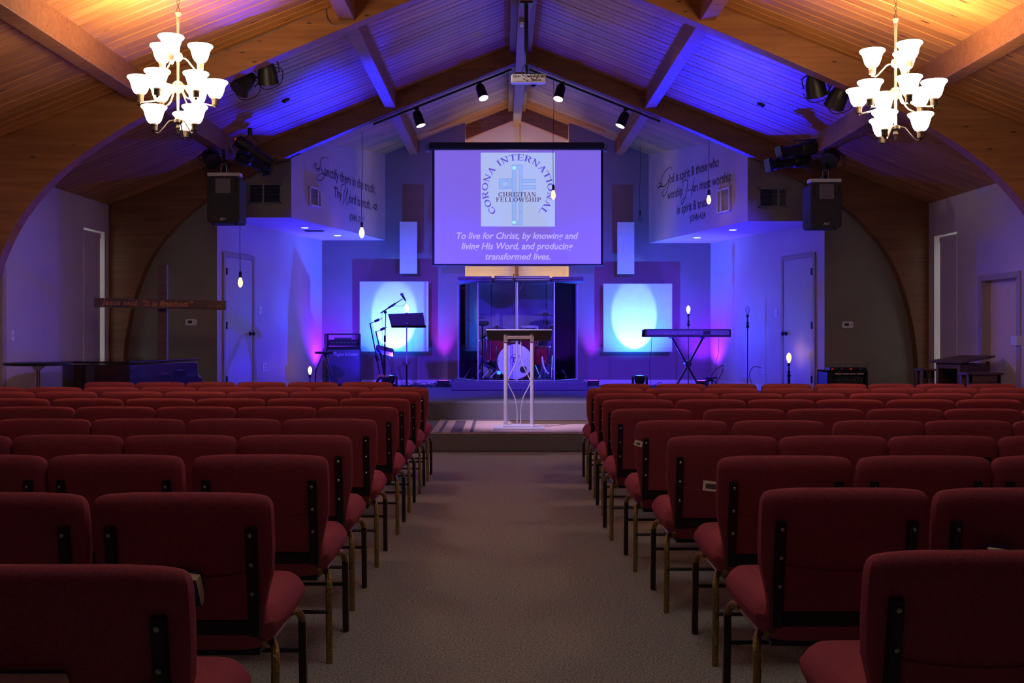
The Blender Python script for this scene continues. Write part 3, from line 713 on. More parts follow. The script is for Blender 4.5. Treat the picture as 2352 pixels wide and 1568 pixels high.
for side, rows in (('piano', ROWS_L), ('furniture', ROWS_R)):
    for r, (y, xs) in enumerate(rows):
        d = DZ * FOC / (y - VY)
        order = xs[::-1] if side == 'piano' else xs
        for k, (xa, xb) in enumerate(order):
            w = (xb - xa) * d / FOC
            if w > .56: w = .53
            cx = ((xa + xb) / 2 - VX) * d / FOC
            lab = 'red padded chair, %s from the aisle, %s row from the %s, %s side' % (ORD[k], ORD[9 - r], 'stage', side)
            c = proto if not used else copy_tree(proto)
            used = True
            c['label'] = lab; c['category'] = 'chair'; c['group'] = 'red chairs on the %s side of the aisle' % side
            c.location = (cx, d, 0); c.scale = (w / .532, 1, 1); c.rotation_euler = (0, 0, 0)
            CH[(side, r, k)] = c

# cards and books in the chair pockets
def book(label, cx, cy, z0, w, h, t, rz, ry, cover=True):
    g = thing('pocket_book' if cover else 'pocket_card', label, 'book' if cover else 'card', (cx, cy, z0), None, 0, False)
    g.rotation_euler = (math.radians(-8), ry, rz)
    if cover:
        MB().box(-w / 2, w / 2, -t / 2 + .002, t / 2 - .002, 0, h - .004).build('pages', M_paper, g)
        MB().box(-w / 2 - .003, w / 2 + .001, -t / 2, -t / 2 + .002, 0, h).build('cover', M_navy, g); MB().box(-w / 2 - .003, w / 2 + .001, t / 2 - .002, t / 2, 0, h).build('cover', M_navy, g)
    else:
        MB().box(-w / 2, w / 2, 0, t, 0, h).build('card_sheet', M_card, g)
        MB().box(-w / 2 + .012, w / 2 - .012, -.0008, 0, h * .25, h - .012).build('printed_block', M_rugd, g)
    return g
p = at(0, 1556, 2.10); book('thick book with pale pages in the pocket of the chair nearest the camera, piano side', p.x + .0, p.y + .13, p.z - .185, .23, .20, .05, 0, 0).rotation_euler[0] = math.radians(32)
p = at(436, 1306, 3.10); book('blue covered book with pale page edges tucked in a chair pocket, piano side', p.x - .045, p.y + .055, p.z - .105, .15, .105, .035, math.radians(-10), math.radians(5)).rotation_euler[0] = math.radians(30)
p = at(2290, 1258, 3.15); book('dark blue book in a pocket, ninth row from the stage, furniture side', p.x + .0, p.y + .10, p.z - .175, .14, .20, .035, math.radians(8), math.radians(9)).rotation_euler[0] = math.radians(34)
p = at(1629, 1127, 4.75); book('small printed cream card in the pocket of an aisle chair, furniture half', p.x + .012, p.y + .0, p.z - .002, .085, .045, .002, 0, .12, False)
p = at(1746, 1188, 4.05); book('small pale card at a chair pocket edge behind the second row, furniture half', p.x + .022, p.y + .0, p.z - .01, .05, .03, .002, 0, 0, False)
p = at(1456, 1020, 5.6); book('small pale card poking from a chair pocket beside the aisle, furniture half', p.x + .02, p.y + .0, p.z - .01, .045, .03, .002, 0, .3, False)

# ------------------------------------------------------------------ chandeliers
def chandelier(label, cx, cy, cz, rot):
    t = thing('chandelier', label, 'chandelier', (cx, cy, cz), 'brass chandeliers', 0, False)
    MB().lathe([(.011, -.30), (.011, .26), (.014, .30), (.010, .36), (.012, .52), (.016, .545), (.012, .555), (.022, .575), (.026, .59), (.01, .592)], seg=12).build('stem', M_nickel, t, True)
    MB().sph((0, 0, .0), .05, 1, 16).build('centre_ball', M_nickel, t, True)
    MB().lathe([(.012, .20), (.034, .22), (.036, .245), (.03, .265), (.012, .275)], seg=14).build('upper_hub', M_nickel, t, True)
    MB().lathe([(.006, -.375), (.012, -.365), (.010, -.34), (.02, -.325), (.012, -.30), (.036, -.285), (.036, -.262), (.012, -.25)], seg=14).build('lower_hub', M_brz, t, True)
    top = zc(cx) - cz
    m = MB(); z = .60; k = 0
    while z < top - .05:
        n = 8; R_ = []
        for i in range(n + 1):
            a = 2 * PI * i / n; p = Vector((.011 * math.cos(a), 0, .018 * math.sin(a)))
            if k % 2: p = Vector((0, p.x, p.z))
            R_.append(p + Vector((0, 0, z + .012)))
        m.tube(R_, .0025, 5, False); z += .030; k += 1
    m.build('chain', M_brz, t, True)
    MB().lathe([(.06, 0), (.055, -.02), (.02, -.04), (.01, -.055)], (0, 0, top), 16).build('ceiling_rose', M_brz, t, True)
    arm0 = {}
    for tier, (n, r, zrim, zhub, a0, r0) in enumerate(((3, .175, .355, .235, 0, .03), (6, .285, .063, .02, -15, .045), (3, .185, -.172, -.270, 60, .03))):
        zb = zrim - .136
        for k in range(n):
            a = math.radians(a0 + 360 / n * k + rot); ux, uy = math.sin(a), -math.cos(a)
            P = lambda rr, zz: (rr * ux, rr * uy, zz)
            dip = zb - .062
            pts = [P(r0, zhub), P(r0 + (r - r0) * .25, zhub - .01), P(r0 + (r - r0) * .5, (zhub + dip) / 2 - .01), P(r0 + (r - r0) * .8, dip - .012), P(r, dip)] if tier != 1 else [P(r0, zhub), P(r0 + .03, -.04), P(r0 + .09, -.105), P(r - .06, -.128), P(r, dip)]
            arm = MB().tube(bez(pts, 5), .0062, 6).build('arm', M_nickel if tier < 2 else M_brz, t, True)
            MB().lathe([(.004, dip - .014), (.010, dip - .006), (.010, dip), (.026, dip + .006), (.026, zb - .018), (.030, zb - .016), (.030, zb - .006), (.026, zb)], (r * ux, r * uy, 0), 14).build('lamp_holder', M_nickel if tier == 0 else M_brz, arm, True)
            MB().lathe([(.028, 0), (.042, .006), (.056, .026), (.066, .055), (.074, .088), (.083, .108), (.096, .120), (.100, .130), (.097, .136), (.088, .128), (.077, .108), (.068, .088), (.060, .056), (.050, .030), (.036, .012)], (r * ux, r * uy, zb), 20).build('shade', M_shade, t, True)
            l = spot('shade_light', (r * ux, r * uy, zrim + .03), (r * ux, r * uy, zrim + 2), WARM, LAMP_W, 165, 1, .05); l.parent = t
    return t
LAMP_W = 22
chandelier('multi-arm brass chandelier of glowing bell shades over the piano half', -2.58, 8.3, 3.295, 0)
chandelier('multi-arm brass chandelier of glowing bell shades over the furniture half', 3.12, 8.3, 3.245, 14)

# ------------------------------------------------------------------ projector
px = .277; PY = 11.45
t = thing('projector', 'white ceiling projector on a black pole under the ridge beam', 'projector', (px, PY, 4.05))
a, b = at(1174, 168, PY), at(1253, 199, PY)
Mp = Matrix.Translation(((a.x + b.x) / 2, PY, 4.12)) @ Matrix.Rotation(math.radians(8), 4, 'X')
MB().box(-.19, .19, -.14, .14, -.045, .045, Mp, bev=.012).build('body', M_white, t)
v = MB()
for s in (-.15, .15): v.box(s - .02, s + .02, -.1415, -.139, .005, .035, Mp)
v.build('vent', M_slat, t)
v = MB()
for i, (x, z, w) in enumerate(((-.11, .02, .008), (-.05, -.01, .006), (.0, .02, .014), (.03, -.005, .008), (.06, -.02, .03), (.09, .0, .008), (.12, -.02, .012), (-.02, -.025, .006))): v.box(x - w, x + w, -.144, -.139, z - .006, z + .006, Mp)
v.build('sockets', M_blackp, t)
MB().box(-.08, .08, -.06, .06, .045, .06, Mp).build('mount_plate', M_blackp, t)
MB().lathe([(.016, 4.18), (.016, 4.40), (.022, 4.42), (.022, 4.95)], (px - .02, PY, 0), 12).build('pole', M_black, t, True)
MB().box(px - .09, px + .05, PY - .09, PY + .09, 4.93, 4.955).build('ceiling_plate', M_black, t)
m = MB()
for i in range(5):
    s = (i - 2) * .03
    m.tube(bez([(px - .02 + s * .2, PY - .02, 4.28), (px + s, PY - .10, 4.22 + .01 * i), (px + .02 + s * 1.5, PY - .17, 4.14), (px + .03 + s, PY - .145, 4.11)], 5), .0035, 5)
m.build('cables', M_cord, t, True)
MB().lathe([(.03, 0), (.03, .03), (.022, .035)], (0, 0, 0), 14, Matrix.Translation((px + .06, PY + .135, 4.10)) @ Matrix.Rotation(-PI / 2, 4, 'X')).build('lens', M_blackp, t, True)
t = thing('power_box', 'small grey outlet box with plugs on the ridge beam behind the projector', 'outlet', (px - .11, 12.2, 4.9))
MB().box(.19, .25, 12.0, 12.14, 4.915, 4.95).build('box_body', M_greyp, t, bevel=.004)
for y in (12.03, 12.10): MB().box(.20, .235, y - .015, y + .015, 4.885, 4.915).build('plug', M_white, t)

# ------------------------------------------------------------------ track lights along the stage arch
def track(s, label):
    t = thing('light_track', label, 'track', (X0 + s * .5, YC + .2, 4.9))
    xa, xb = X0 + s * .12, X0 + s * (2.05 if s < 0 else 1.95)
    za, zb = 5.075 - SL * .12, 5.075 - SL * abs(xb - X0)
    MB().prism([(xa, za - .03), (xb, zb - .03), (xb, zb), (xa, za)], YC + .10, YC + .135).build('rail', M_black, t)
    return t
track(-1, 'black lighting track under the arch on the piano half'); track(1, 'black lighting track under the arch on the furniture half')
def can_light(label, base, top, mouth, lit):
    """base: fixing point on the track; the can's axis runs from top to mouth"""
    t = thing('track_light', label, 'spotlight', tuple(base), 'black can spotlights on the stage arch')
    d = (mouth - top); L = d.length; d.normalize(); M = Matrix.Translation(top) @ d.to_track_quat('Z', 'Y').to_matrix().to_4x4()
    MB().lathe([(.02, -.005), (.05, .005), (.062, .035), (.067, .08), (.067, L)], seg=18, M=M, cap=False).build('can', M_black, t, True)
    MB().lathe([(.0, L * .72), (.058, L * .74), (.063, L * .97)][1:] , seg=18, M=M).build('lamp_face', M_shade, t, True)
    MB().tube([base, base - Vector((0, 0, .05)), top + d * .06], .008, 6).build('bracket', M_black, t, True)
    MB().box(base.x - .03, base.x + .03, base.y - .015, base.y + .015, base.z - .02, base.z + .015).build('adapter', M_black, t)
    o = spot('can_beam', mouth + d * .02, mouth + d * 2, (1, .72, .42), lit, 46, .8, .05)
    return t
TY = YC + .12
for i, (bx, by, tx, ty, mx, my, mo, lt, lab) in enumerate(((957, 250, 956, 256, 967, 289, -.03, 14, 'outer spotlight on the track, piano side of the screen, mouth turned sideways'),
        (1101, 190, 1101, 196, 1111, 226, -.09, 90, 'bright spotlight on the track just beside the projector, piano side'),
        (1292, 190, 1290, 196, 1282, 228, -.09, 90, 'bright spotlight on the track just beside the projector, furniture side'),
        (1437, 252, 1438, 259, 1424, 290, -.03, 14, 'outer spotlight on the track, furniture side of the screen, mouth turned sideways'))):
    can_light(lab, at(bx, by, TY), at(tx, ty, TY), at(mx, my, TY + mo), lt)
# ------------------------------------------------------------------ loudspeakers and stage fixtures under the roof
def speaker(label, px0, px1, py0, py1, lit_side):
    d = 13.0; a, b = at(px0, py0, d), at(px1, py1, d); cx = (a.x + b.x) / 2; w = b.x - a.x; zt, zb = a.z, b.z; h = zt - zb
    t = thing('hanging_speaker', label, 'speaker', (cx, d, zb), 'black speakers hung from the purlins')
    out = [(-.5, .06), (-.47, .015), (-.40, .0), (.40, .0), (.47, .015), (.5, .06), (.5, .93), (.46, .985), (.38, 1), (-.38, 1), (-.46, .985), (-.5, .93)]
    MB().prism([(cx + x * w, zb + z * h) for x, z in out], d, d + .36).build('cabinet', M_greyp if 0 else M_dark, t, bevel=.012)
    MB().prism([(cx + x * w * .90, zb + .03 + z * (h * .60)) for x, z in out], d - .012, d).build('grille', M_dark, t, bevel=.004)
    zu = zb + h * .66
    f = MB(); f.box(cx - .42 * w, cx - .36 * w, d - .004, d + .002, zu, zu + h * .27); f.box(cx + .36 * w, cx + .42 * w, d - .004, d + .002, zu, zu + h * .27); f.build('port', M_blackp, t)
    MB().lathe([(.13, 0), (.10, .02), (.05, .06), (.02, .07)], (0, 0, 0), 4, Matrix.Translation((cx, d - .014, zu + h * .13)) @ Matrix.Rotation(-PI / 2, 4, 'X') @ Matrix.Rotation(PI / 4, 4, 'Z') @ Matrix.Scale(1, 4)).build('horn', M_greyp, t, True)
    write('FBT', 'badge', M_white, t, (-.04, -.0145, h * .055), (1, 0, 0), (0, 0, 1), width=.085, size=.045, shear=.3, bold=.02)
    for s in (-1, 1): MB().cyl((cx + s * w * .35, d + .08, 0), .018, zb - .02, zb + .005, 8).build('foot', M_blackp, t)
    MB().box(cx - w * .5, cx + w * .5, d + .02, d + .16, zt + .004, zt + .045).build('mount_plate', M_white, t, bevel=.003)
    MB().box(cx - .045, cx + .045, d + .05, d + .12, zt + .045, zt + .09).build('swivel', M_black, t, bevel=.01)
    MB().tube([(cx, d + .09, zt + .08), (cx - lit_side * .02, d + .09, 3.64 + (.0 if lit_side else 0))], .018, 8).build('hanger', M_black, t, True)
    for s in (-1, 1): MB().tube([(cx + s * .035, d + .03, zt + .045), (cx + s * .035, d + .03, zt + .14), (cx, d + .05, zt + .16)], .004, 5).build('safety_loop', M_screw, t, True)
speaker('black loudspeaker hanging from the roof on the wooden cross side', 475, 550, 404, 512, 1)
speaker('black loudspeaker hanging from the roof on the tall furniture side', 1862, 1934, 418, 523, -1)

def leko(label, p0, p1, n=1, dy=0, anchor=None):
    """long profile spotlight from tail p0 to nose p1, with yoke and clamp up to anchor"""
    t = thing('profile_spotlight', label, 'spotlight', tuple(p0))
    d = p1 - p0; L = d.length; d.normalize(); M = Matrix.Translation(p0) @ d.to_track_quat('Z', 'Y').to_matrix().to_4x4()
    MB().lathe([(.03, -.02), (.075, 0), (.085, .05), (.085, L * .34), (.075, L * .38), (.062, L * .40)], seg=16, M=M).build('lamp_house', M_blackp, t, True)
    MB().lathe([(.066, L * .38), (.066, L * .78), (.075, L * .79), (.075, L * .82), (.064, L * .83), (.064, L * .94)], seg=16, M=M).build('barrel', M_blackp, t, True)
    MB().box(-.085, .085, -.085, .085, L * .93, L, M, bev=.006).build('gel_frame', M_black, t)
    r = MB()
    for k in range(5): r.lathe([(.088, L * (.06 + .055 * k)), (.088, L * (.06 + .055 * k) + .008)], seg=16, M=M)
    r.build('cooling_fins', M_black, t)
    mid = p0 + d * L * .36; q = M.to_3x3() @ Vector((1, 0, 0))
    if anchor is not None:
        MB().tube([mid + Vector((-.1, 0, -.0)), mid + Vector((-.1, 0, .10)), anchor + Vector((0, 0, -.04)), mid + Vector((.1, 0, .10)), mid + Vector((.1, 0, 0))], .008, 6).build('yoke', M_black, t, True)
        MB().lathe([(.03, -.05), (.03, .03)], tuple(anchor), 10).build('clamp', M_black, t, True)
    MB().tube(bez([p0, p0 + Vector((-.06, .02, -.08)), p0 + Vector((.05, .0, -.16)), p0 + Vector((.15, .02, -.10)), mid + Vector((0, .05, -.06))], 6), .006, 5).build('cable', M_cord, t, True)
    MB().box(-.008, .008, -.012, .012, -.035, -.02, M).build('end_switch', emit('red_indicator', (1, .02, .02), .6) if n else M_blackp, t)
    return t
leko('long black profile spotlight clamped above the hanging speaker, aimed over the amplifier', at(545, 322, 13.3), at(628, 380, 13.5), 1, 0, at(520, 300, 13.3) + Vector((.3, 0, 0)))
leko('second long black profile spotlight lying just below the first, piano side', at(535, 345, 13.25) + Vector((0, .27, -.01)), at(618, 392, 13.8), 0)
leko('upper long black profile spotlight by the furniture side speaker', at(1872, 336, 13.3), at(1788, 352, 13.2), 1, 0, at(1885, 312, 13.3))
leko('lower long black profile spotlight by the furniture side speaker', at(1858, 366, 13.45), at(1762, 380, 13.35), 0)
def par(label, c, tilt, ax, ay=0):
    t = thing('par_can', label, 'spotlight', tuple(c))
    M = Matrix.Translation(c) @ Matrix.Rotation(tilt, 4, 'X') @ Matrix.Rotation(ay, 4, 'Y')
    MB().lathe([(.03, .12), (.06, .11), (.085, .05), (.10, .0), (.105, -.10), (.11, -.11)], seg=18, M=M, cap=True).build('housing', M_blackp, t, True)
    MB().tube([M @ Vector((-.12, 0, 0)), M @ Vector((-.12, 0, .10)), Vector(c) + Vector((0, 0, ax)), M @ Vector((.12, 0, .10)), M @ Vector((.12, 0, 0))], .008, 6).build('yoke', M_black, t, True)
    MB().lathe([(.025, -.03), (.025, .04)], (c[0], c[1], c[2] + ax), 8).build('clamp', M_black, t, True)
    MB().tube(bez([Vector(c) + Vector((.0, .1, .08)), Vector(c) + Vector((.14, .05, .04)), Vector(c) + Vector((.13, .0, -.12)), Vector(c) + Vector((-.03, .02, -.17)), Vector(c) + Vector((-.12, .02, -.08))], 6), .005, 5).build('cable', M_cord, t, True)
    return t
par('black round stage can under the middle arch, nearest the ridge, piano side', at(614, 166, 10.75), .5, .18)
par('black round stage can under the middle arch beside the other, piano side', at(563, 190, 10.75), -.5, .17, .5)
par('black round stage can under the middle arch, nearest the ridge, furniture side', at(1872, 196, 10.75), .4, .17, -.3)
par('black round stage can under the middle arch beside the chandelier, furniture side', at(1925, 222, 10.75), .7, .17, .2)
par('small black can clamped beside the speaker, cross side', at(482, 362, 13.1), -.8, .12, -.6)
par('small black can clamped beside the speaker, tall furniture side', at(1912, 360, 13.1), -.8, .10, .6)
# round detectors on the roof boards
def on_ceiling(px, py):
    k = (px - VX) / FOC; q = (VY - py) / FOC; s = 1 if px > 1195 else -1
    d = (ZR + s * SL * X0 - CAMZ) / (q + s * SL * k); return at(px, py, d)
for px_, py_, lab in ((656, 229, 'round detector on the roof boards, piano slope'), (1748, 239, 'round detector on the roof boards, furniture slope')):
    p = on_ceiling(px_, py_); s = 1 if px_ > 1195 else -1
    t = thing('smoke_detector', lab, 'detector', tuple(p))
    MB().lathe([(.05, 0), (.05, .02), (.035, .035), (.015, .038)], (0, 0, 0), 16, Matrix.Translation(p) @ Matrix.Rotation(s * ANG, 4, 'Y') @ Matrix.Rotation(PI, 4, 'X')).build('shell', M_brz, t, True)
# soffit downlights
for px_, py_, z, lab in ((700, 522, SZL, 'round downlight in the soffit, outer one, amplifier side'), (775, 540, SZL, 'round downlight in the soffit, inner one, amplifier side'),
                         (1683, 527, SZR, 'round downlight in the soffit, outer one, keyboard side'), (1601, 545, SZR, 'round downlight in the soffit, inner one, keyboard side')):
    d = (z - CAMZ) * FOC / (VY - py_); p = at(px_, py_, d)
    t = thing('downlight', lab, 'light', tuple(p), 'soffit downlights')
    MB().lathe([(.065, -.006), (.072, 0), (.072, .004)], tuple(p), 20).build('ring', M_trim, t)
    MB().lathe([(.054, -.009), (.054, -.005)], tuple(p), 20).build('lamp_face', emit('cool_lamp', (.75, .85, 1), 3), t)
p = at(722, 530, 1.61 * FOC / (VY - 530)); t = thing('air_register', 'slim air register in the soffit over the amplifier', 'vent', tuple(p))
MB().box(p.x - .16, p.x + .16, p.y - .07, p.y + .07, SZL - .012, SZL).build('frame', M_slat, t)
for k in range(5): MB().box(p.x - .14, p.x + .14, p.y - .055 + k * .024, p.y - .045 + k * .024, SZL - .02, SZL - .010).build('slat', M_dark, t)

# ------------------------------------------------------------------ filament bulbs
def bulb(t, base, up, s=1.0, lit=True, watt=3):
    """pear shaped filament bulb; base = where the glass meets the socket"""
    M = Matrix.Translation(base) @ (Matrix.Identity(4) if up else Matrix.Rotation(PI, 4, 'X')) @ Matrix.Scale(s, 4)
    MB().lathe([(.016, 0), (.018, .012), (.030, .045), (.034, .07), (.030, .10), (.016, .125), (.004, .132)], seg=14, M=M).build('bulb_glass', M_bulb2 if lit else M_clear, t, True)
    MB().tube([M @ Vector(q) for q in ((0, 0, .0), (.010, 0, .03), (.012, 0, .09), (-.012, 0, .09), (-.010, 0, .03), (0, 0, 0))], .0022, 5).build('filament', M_fil if lit else M_brz, t, True)
    if lit: point('bulb_light', M @ Vector((0, 0, .15)), (1, .55, .22), watt, .03)
M_bulb2 = emit('amber_bulb_glow', (1, .60, .30), 2.0)
def hanging(px_, pb, pt, d, lab, lit=True, top=None, s=1.0):
    p = at(px_, pb, d); ztop = top if top else zc(p.x)
    t = thing('hanging_bulb', lab, 'bulb', (p.x, d, p.z), 'bare bulbs hung on cords')
    socket = at(px_, pt, d)
    MB().tube(bez([(p.x, d, ztop), (p.x + .006, d, (ztop * 2 + socket.z) / 3), (p.x - .006, d, (ztop + 2 * socket.z) / 3), (p.x, d, socket.z + .07)], 6), .0038, 5).build('cord', M_cord, t, True)
    MB().lathe([(.006, .085), (.016, .07), (.022, .06), (.018, .035), (.021, .0), (.014, -.003)], tuple(socket), 12).build('socket', M_blackp, t, True)
    bulb(t, socket, False, s, lit, .4)
hanging(552, 655, 637, 14.0, 'lit bulb on a long cord hanging in front of the door by the cross')
hanging(831, 548, 522, 16.0, 'lit long bulb on a cord hanging by the truth verse', s=1.25)
hanging(1271, 459, 437, 14.9, 'lit bulb on a cord hanging in front of the projection screen')
hanging(1628, 470, 448, 15.2, 'lit bulb on a cord hanging in front of the worship verse')
hanging(1470, 512, 494, 17.8, 'unlit bulb on a cord beside the screen', False)
def standing(px_, py_sock, py_foot, d, lab, lit=True, z0=.44, thick=.008, s=1.0):
    q = at(px_, py_sock, d)
    t = thing('bulb_stand', lab, 'lamp', (q.x, d, z0), 'bare bulbs on upright poles')
    MB().lathe([(.11, 0), (.11, .012), (.02, .03), (.012, .05)], (q.x, d, z0), 16).build('foot', M_black, t, True)
    MB().lathe([(thick, z0 + .03), (thick, q.z - .20)], (q.x, d, 0), 8).build('pole', M_black, t, True)
    MB().lathe([(.010, -.22), (.024, -.20), (.028, -.18), (.014, -.155), (.022, -.13), (.012, -.11), (.010, -.05), (.018, -.045), (.020, -.01), (.016, 0)], tuple(q), 12).build('socket', M_black, t, True)
    MB().tube([q + Vector((-.03, 0, -.035)), q + Vector((-.012, 0, -.035))], .004, 5).build('switch', M_brz, t)
    bulb(t, q, True, s, lit, .5)
standing(1581, 720, 880, 17.3, 'lit bulb on a tall thin pole behind the keyboard')
standing(1717, 722, 880, 16.4, 'unlit clear bulb on a tall thin black pole beside the door', False, s=1.0)
standing(1812, 833, 880, 15.2, 'lit bulb on a short thick pole by the keyboard side door', True, thick=.02, s=1.1)
standing(934, 718, 880, 17.6, 'lit bulb on a pole directly behind the music stand', s=1.1)
standing(712, 860, 880, 16.9, 'lit bulb on a very short stand by the amplifier corner', thick=.01)

# ------------------------------------------------------------------ wooden cross
cr = thing('wooden_cross', 'tall dark wooden cross with burned lettering behind the piano', 'cross', (at(372, 700, 13.2).x, 13.2, 0))
a, b = at(362, 608, 13.2), at(383, 608, 13.2)
MB().box(a.x, b.x, 13.2, 13.26, 0, a.z).build('upright', M_cross, cr, bevel=.004)
p0, p1 = at(216, 694.5, 13.1), at(518.5, 701, 13.1); d = p1 - p0; ang = math.atan2(d.z, d.x); L = d.length
bm_ = bpy.data.objects.new('c', None)
Mx = Matrix.Translation(p0) @ Matrix.Rotation(-ang, 4, 'Y')
o = MB().box(0, L, 0, .06, -.058, .058, Mx, bev=.003).build('crossbeam', M_cross, cr)
ux, vz = Mx.to_3x3() @ Vector((1, 0, 0)), Mx.to_3x3() @ Vector((0, 0, 1))
write('Jesus said, "It is finished."', 'lettering', M_burn, cr, Mx @ Vector((.09, -.004, -.026)) - OFF[cr.name], ux, vz, width=L * .70, size=.095, shear=.25, bold=.02)
write('John 19:30', 'lettering', M_burn, cr, Mx @ Vector((L * .86, -.004, -.026)) - OFF[cr.name], ux, vz, width=L * .11, size=.04, shear=.25)

# ------------------------------------------------------------------ grand piano
pn = thing('grand_piano', 'dark lacquered grand piano with its lid closed in front of the cross', 'piano', (-4.3, 12.0, 0))
Pa, Pb = Vector((-3.72, 12.70, 0)), Vector((-4.10, 11.46, 0))       # keyboard end and bend of the near side
dk = (Pa - Pb).normalized(); nk = Vector((-dk.y, dk.x, 0))           # towards the player; across the keyboard
out = [tuple(p[:2]) for p in (Pa, Pb)] + [(-4.22, 11.36), (-4.42, 11.31), (-4.66, 11.34), (-4.83, 11.46), (-4.93, 11.66), (-4.96, 11.95), (-4.93, 12.3)] + [tuple((Pa + nk * 1.22)[:2])]
MB().prism(out, .66, 1.0, 'z').build('case', M_piano, pn, bevel=.012)
cxo, cyo = sum(p[0] for p in out) / len(out), sum(p[1] for p in out) / len(out)
MB().prism([((x - cxo) * 1.03 + cxo, (y - cyo) * 1.03 + cyo) for x, y in out], 1.012, 1.035, 'z').build('lid', M_piano, pn, bevel=.006)
arm = [(-.01, .66), (-.01, .98), (.015, .975), (.02, .90), (.035, .84), (.075, .80), (.12, .795), (.13, .77), (.12, .66)]
for t_ in (0, 1.14):
    m = MB(); A_ = Pa + nk * t_
    m.rings([[A_ + dk * u_ + nk * e_ + Vector((0, 0, z_)) for u_, z_ in arm] for e_ in (0, .08)]); m.build('cheek_arm', M_piano, pn, bevel=.006)
def slab(u0_, u1_, e0_, e1_, z0_, z1_, nm, mt):
    q = [Pa + dk * u_ + nk * e_ for u_, e_ in ((u0_, e0_), (u1_, e0_), (u1_, e1_), (u0_, e1_))]
    MB().prism([tuple(p[:2]) for p in q], z0_, z1_, 'z').build(nm, mt, pn)
slab(-.02, .14, .01, 1.21, .62, .68, 'key_bed', M_piano); slab(.0, .10, .09, 1.13, .68, .705, 'keys', M_trim)
for x, y in (tuple((Pa + nk * .14 - dk * .12)[:2]), tuple((Pa + nk * 1.05 - dk * .12)[:2]), (-4.6, 11.7)):
    l = MB().lathe([(.035, .07), (.05, .12), (.06, .45), (.075, .60), (.075, .66)], (x, y, 0), 12).build('leg', M_piano, pn, True)
    MB().sph((x, y, .035), .035).build('caster', M_brz, l, True)
c_ = Pa + nk * .6 - dk * .2; MB().box(c_.x - .08, c_.x + .08, c_.y - .03, c_.y + .03, .08, .66).build('pedal_lyre', M_piano, pn)

# high round table and its column
tb = thing('bar_table', 'round black topped high table on a chrome column beside the piano', 'table', (-4.86, 10.9, 0))
MB().lathe([(.315, 1.005), (.325, 1.012), (.325, 1.030), (.315, 1.036)], (-4.86, 10.9, 0), 32).build('table_top', M_black, tb, True)
MB().lathe([(.08, 1.005), (.07, .985), (.035, .96), (.028, .94), (.028, .04)], (-4.86, 10.9, 0), 16).build('column', M_chrome, tb, True)
MB().lathe([(.24, 0), (.24, .012), (.05, .03), (.03, .05)], (-4.86, 10.9, 0), 24).build('foot_disc', M_chrome, tb, True)

# thermostats, switches and outlets
def thermostat(px_, py_, lab):
    p = at(px_, py_, YW); t = thing('thermostat', lab, 'thermostat', (p.x, YW, p.z))
    MB().prism([(p.x + x * .078, p.z + z * .046) for x, z in ((-1, -.6), (-.8, -1), (.8, -1), (1, -.6), (1, .6), (.8, 1), (-.8, 1), (-1, .6))], YW - .025, YW).build('shell', M_white, t, bevel=.004)
    MB().box(p.x - .045, p.x + .015, YW - .028, YW - .024, p.z - .012, p.z + .024).build('display', M_blackp, t)
    for dz in (.012, -.012): MB().box(p.x + .036, p.x + .052, YW - .028, YW - .024, p.z + dz - .006, p.z + dz + .006).build('button', M_slat, t)
thermostat(440, 740, 'white thermostat on the dark front wall behind the cross'); thermostat(1946, 746, 'white thermostat on the dark front wall above the equipment rack')
def plate(a, b, px_, py_, lab, kind, h=.115, w=.075):
    u, z = wall_uv(px_, py_, a, b); g = wall_root('wall_switch' if kind == 's' else 'wall_outlet', lab, 'switch' if kind == 's' else 'outlet', a, b)
    g.location = g.location + Vector((math.cos(g.rotation_euler.z), math.sin(g.rotation_euler.z), 0)) * u + Vector((0, 0, z))
    MB().box(-w / 2, w / 2, -.008, 0, -h / 2, h / 2).build('cover_plate', M_white, g, bevel=.002)
    if kind == 's': MB().box(-.008, .008, -.018, -.008, -.014, .014).build('toggle', M_white, g)
    else:
        for dz in (-.025, .025): MB().box(-.016, .016, -.011, -.007, dz - .015, dz + .015).build('socket', M_slat, g)
    return g
plate(DLa, DLb, 597, 712, 'white light switch beside the door behind the amplifier', 's')
plate(DRa, DRb, 1783, 718, 'white light switch beside the door behind the keyboard', 's')
plate(DLa, DLb, 607, 843, 'white double outlet low beside the amplifier side door', 'o', .12, .11)
plate(DLa, DLb, 707, 838, 'white outlet in the corner above the short bulb stand', 'o')
plate(DRa, DRb, 1665, 842, 'white outlet with several black plugs near the keyboard', 'o')
plate(DRa, DRb, 1751, 848, 'white outlet with one looping black cord', 'o')
plate((XL, 0.0), (XL, 14.0), 28, 770, 'light switch beside the door at the end of the piano side wall', 's')
def cord(lab, pts, r=.006):
    o = MB().tube(bez(pts, 6), r, 5).build('electric_cable', M_cord, None, True); tag(o, lab, 'cord')
def onw(px_, py_, a, b, off=.03):
    u, z = wall_uv(px_, py_, a, b); A = Vector((*a, 0)); B = Vector((*b, 0)); d = (B - A).normalized(); nrm = Vector((d.y, -d.x, 0))
    return A + d * u + Vector((0, 0, z)) + nrm * off
cord('black cord looping from the outlet down to the floor beside the tall unlit bulb', [onw(1751, 844, DRa, DRb), onw(1742, 842, DRa, DRb, .08), onw(1735, 858, DRa, DRb, .10), onw(1740, 880, DRa, DRb, .10), onw(1755, 895, DRa, DRb, .15)])
cord('black cord hanging from the outlet toward the keyboard stool, upper one', [onw(1665, 838, DRa, DRb), onw(1652, 850, DRa, DRb, .08), onw(1645, 872, DRa, DRb, .12), onw(1638, 893, DRa, DRb, .15)])
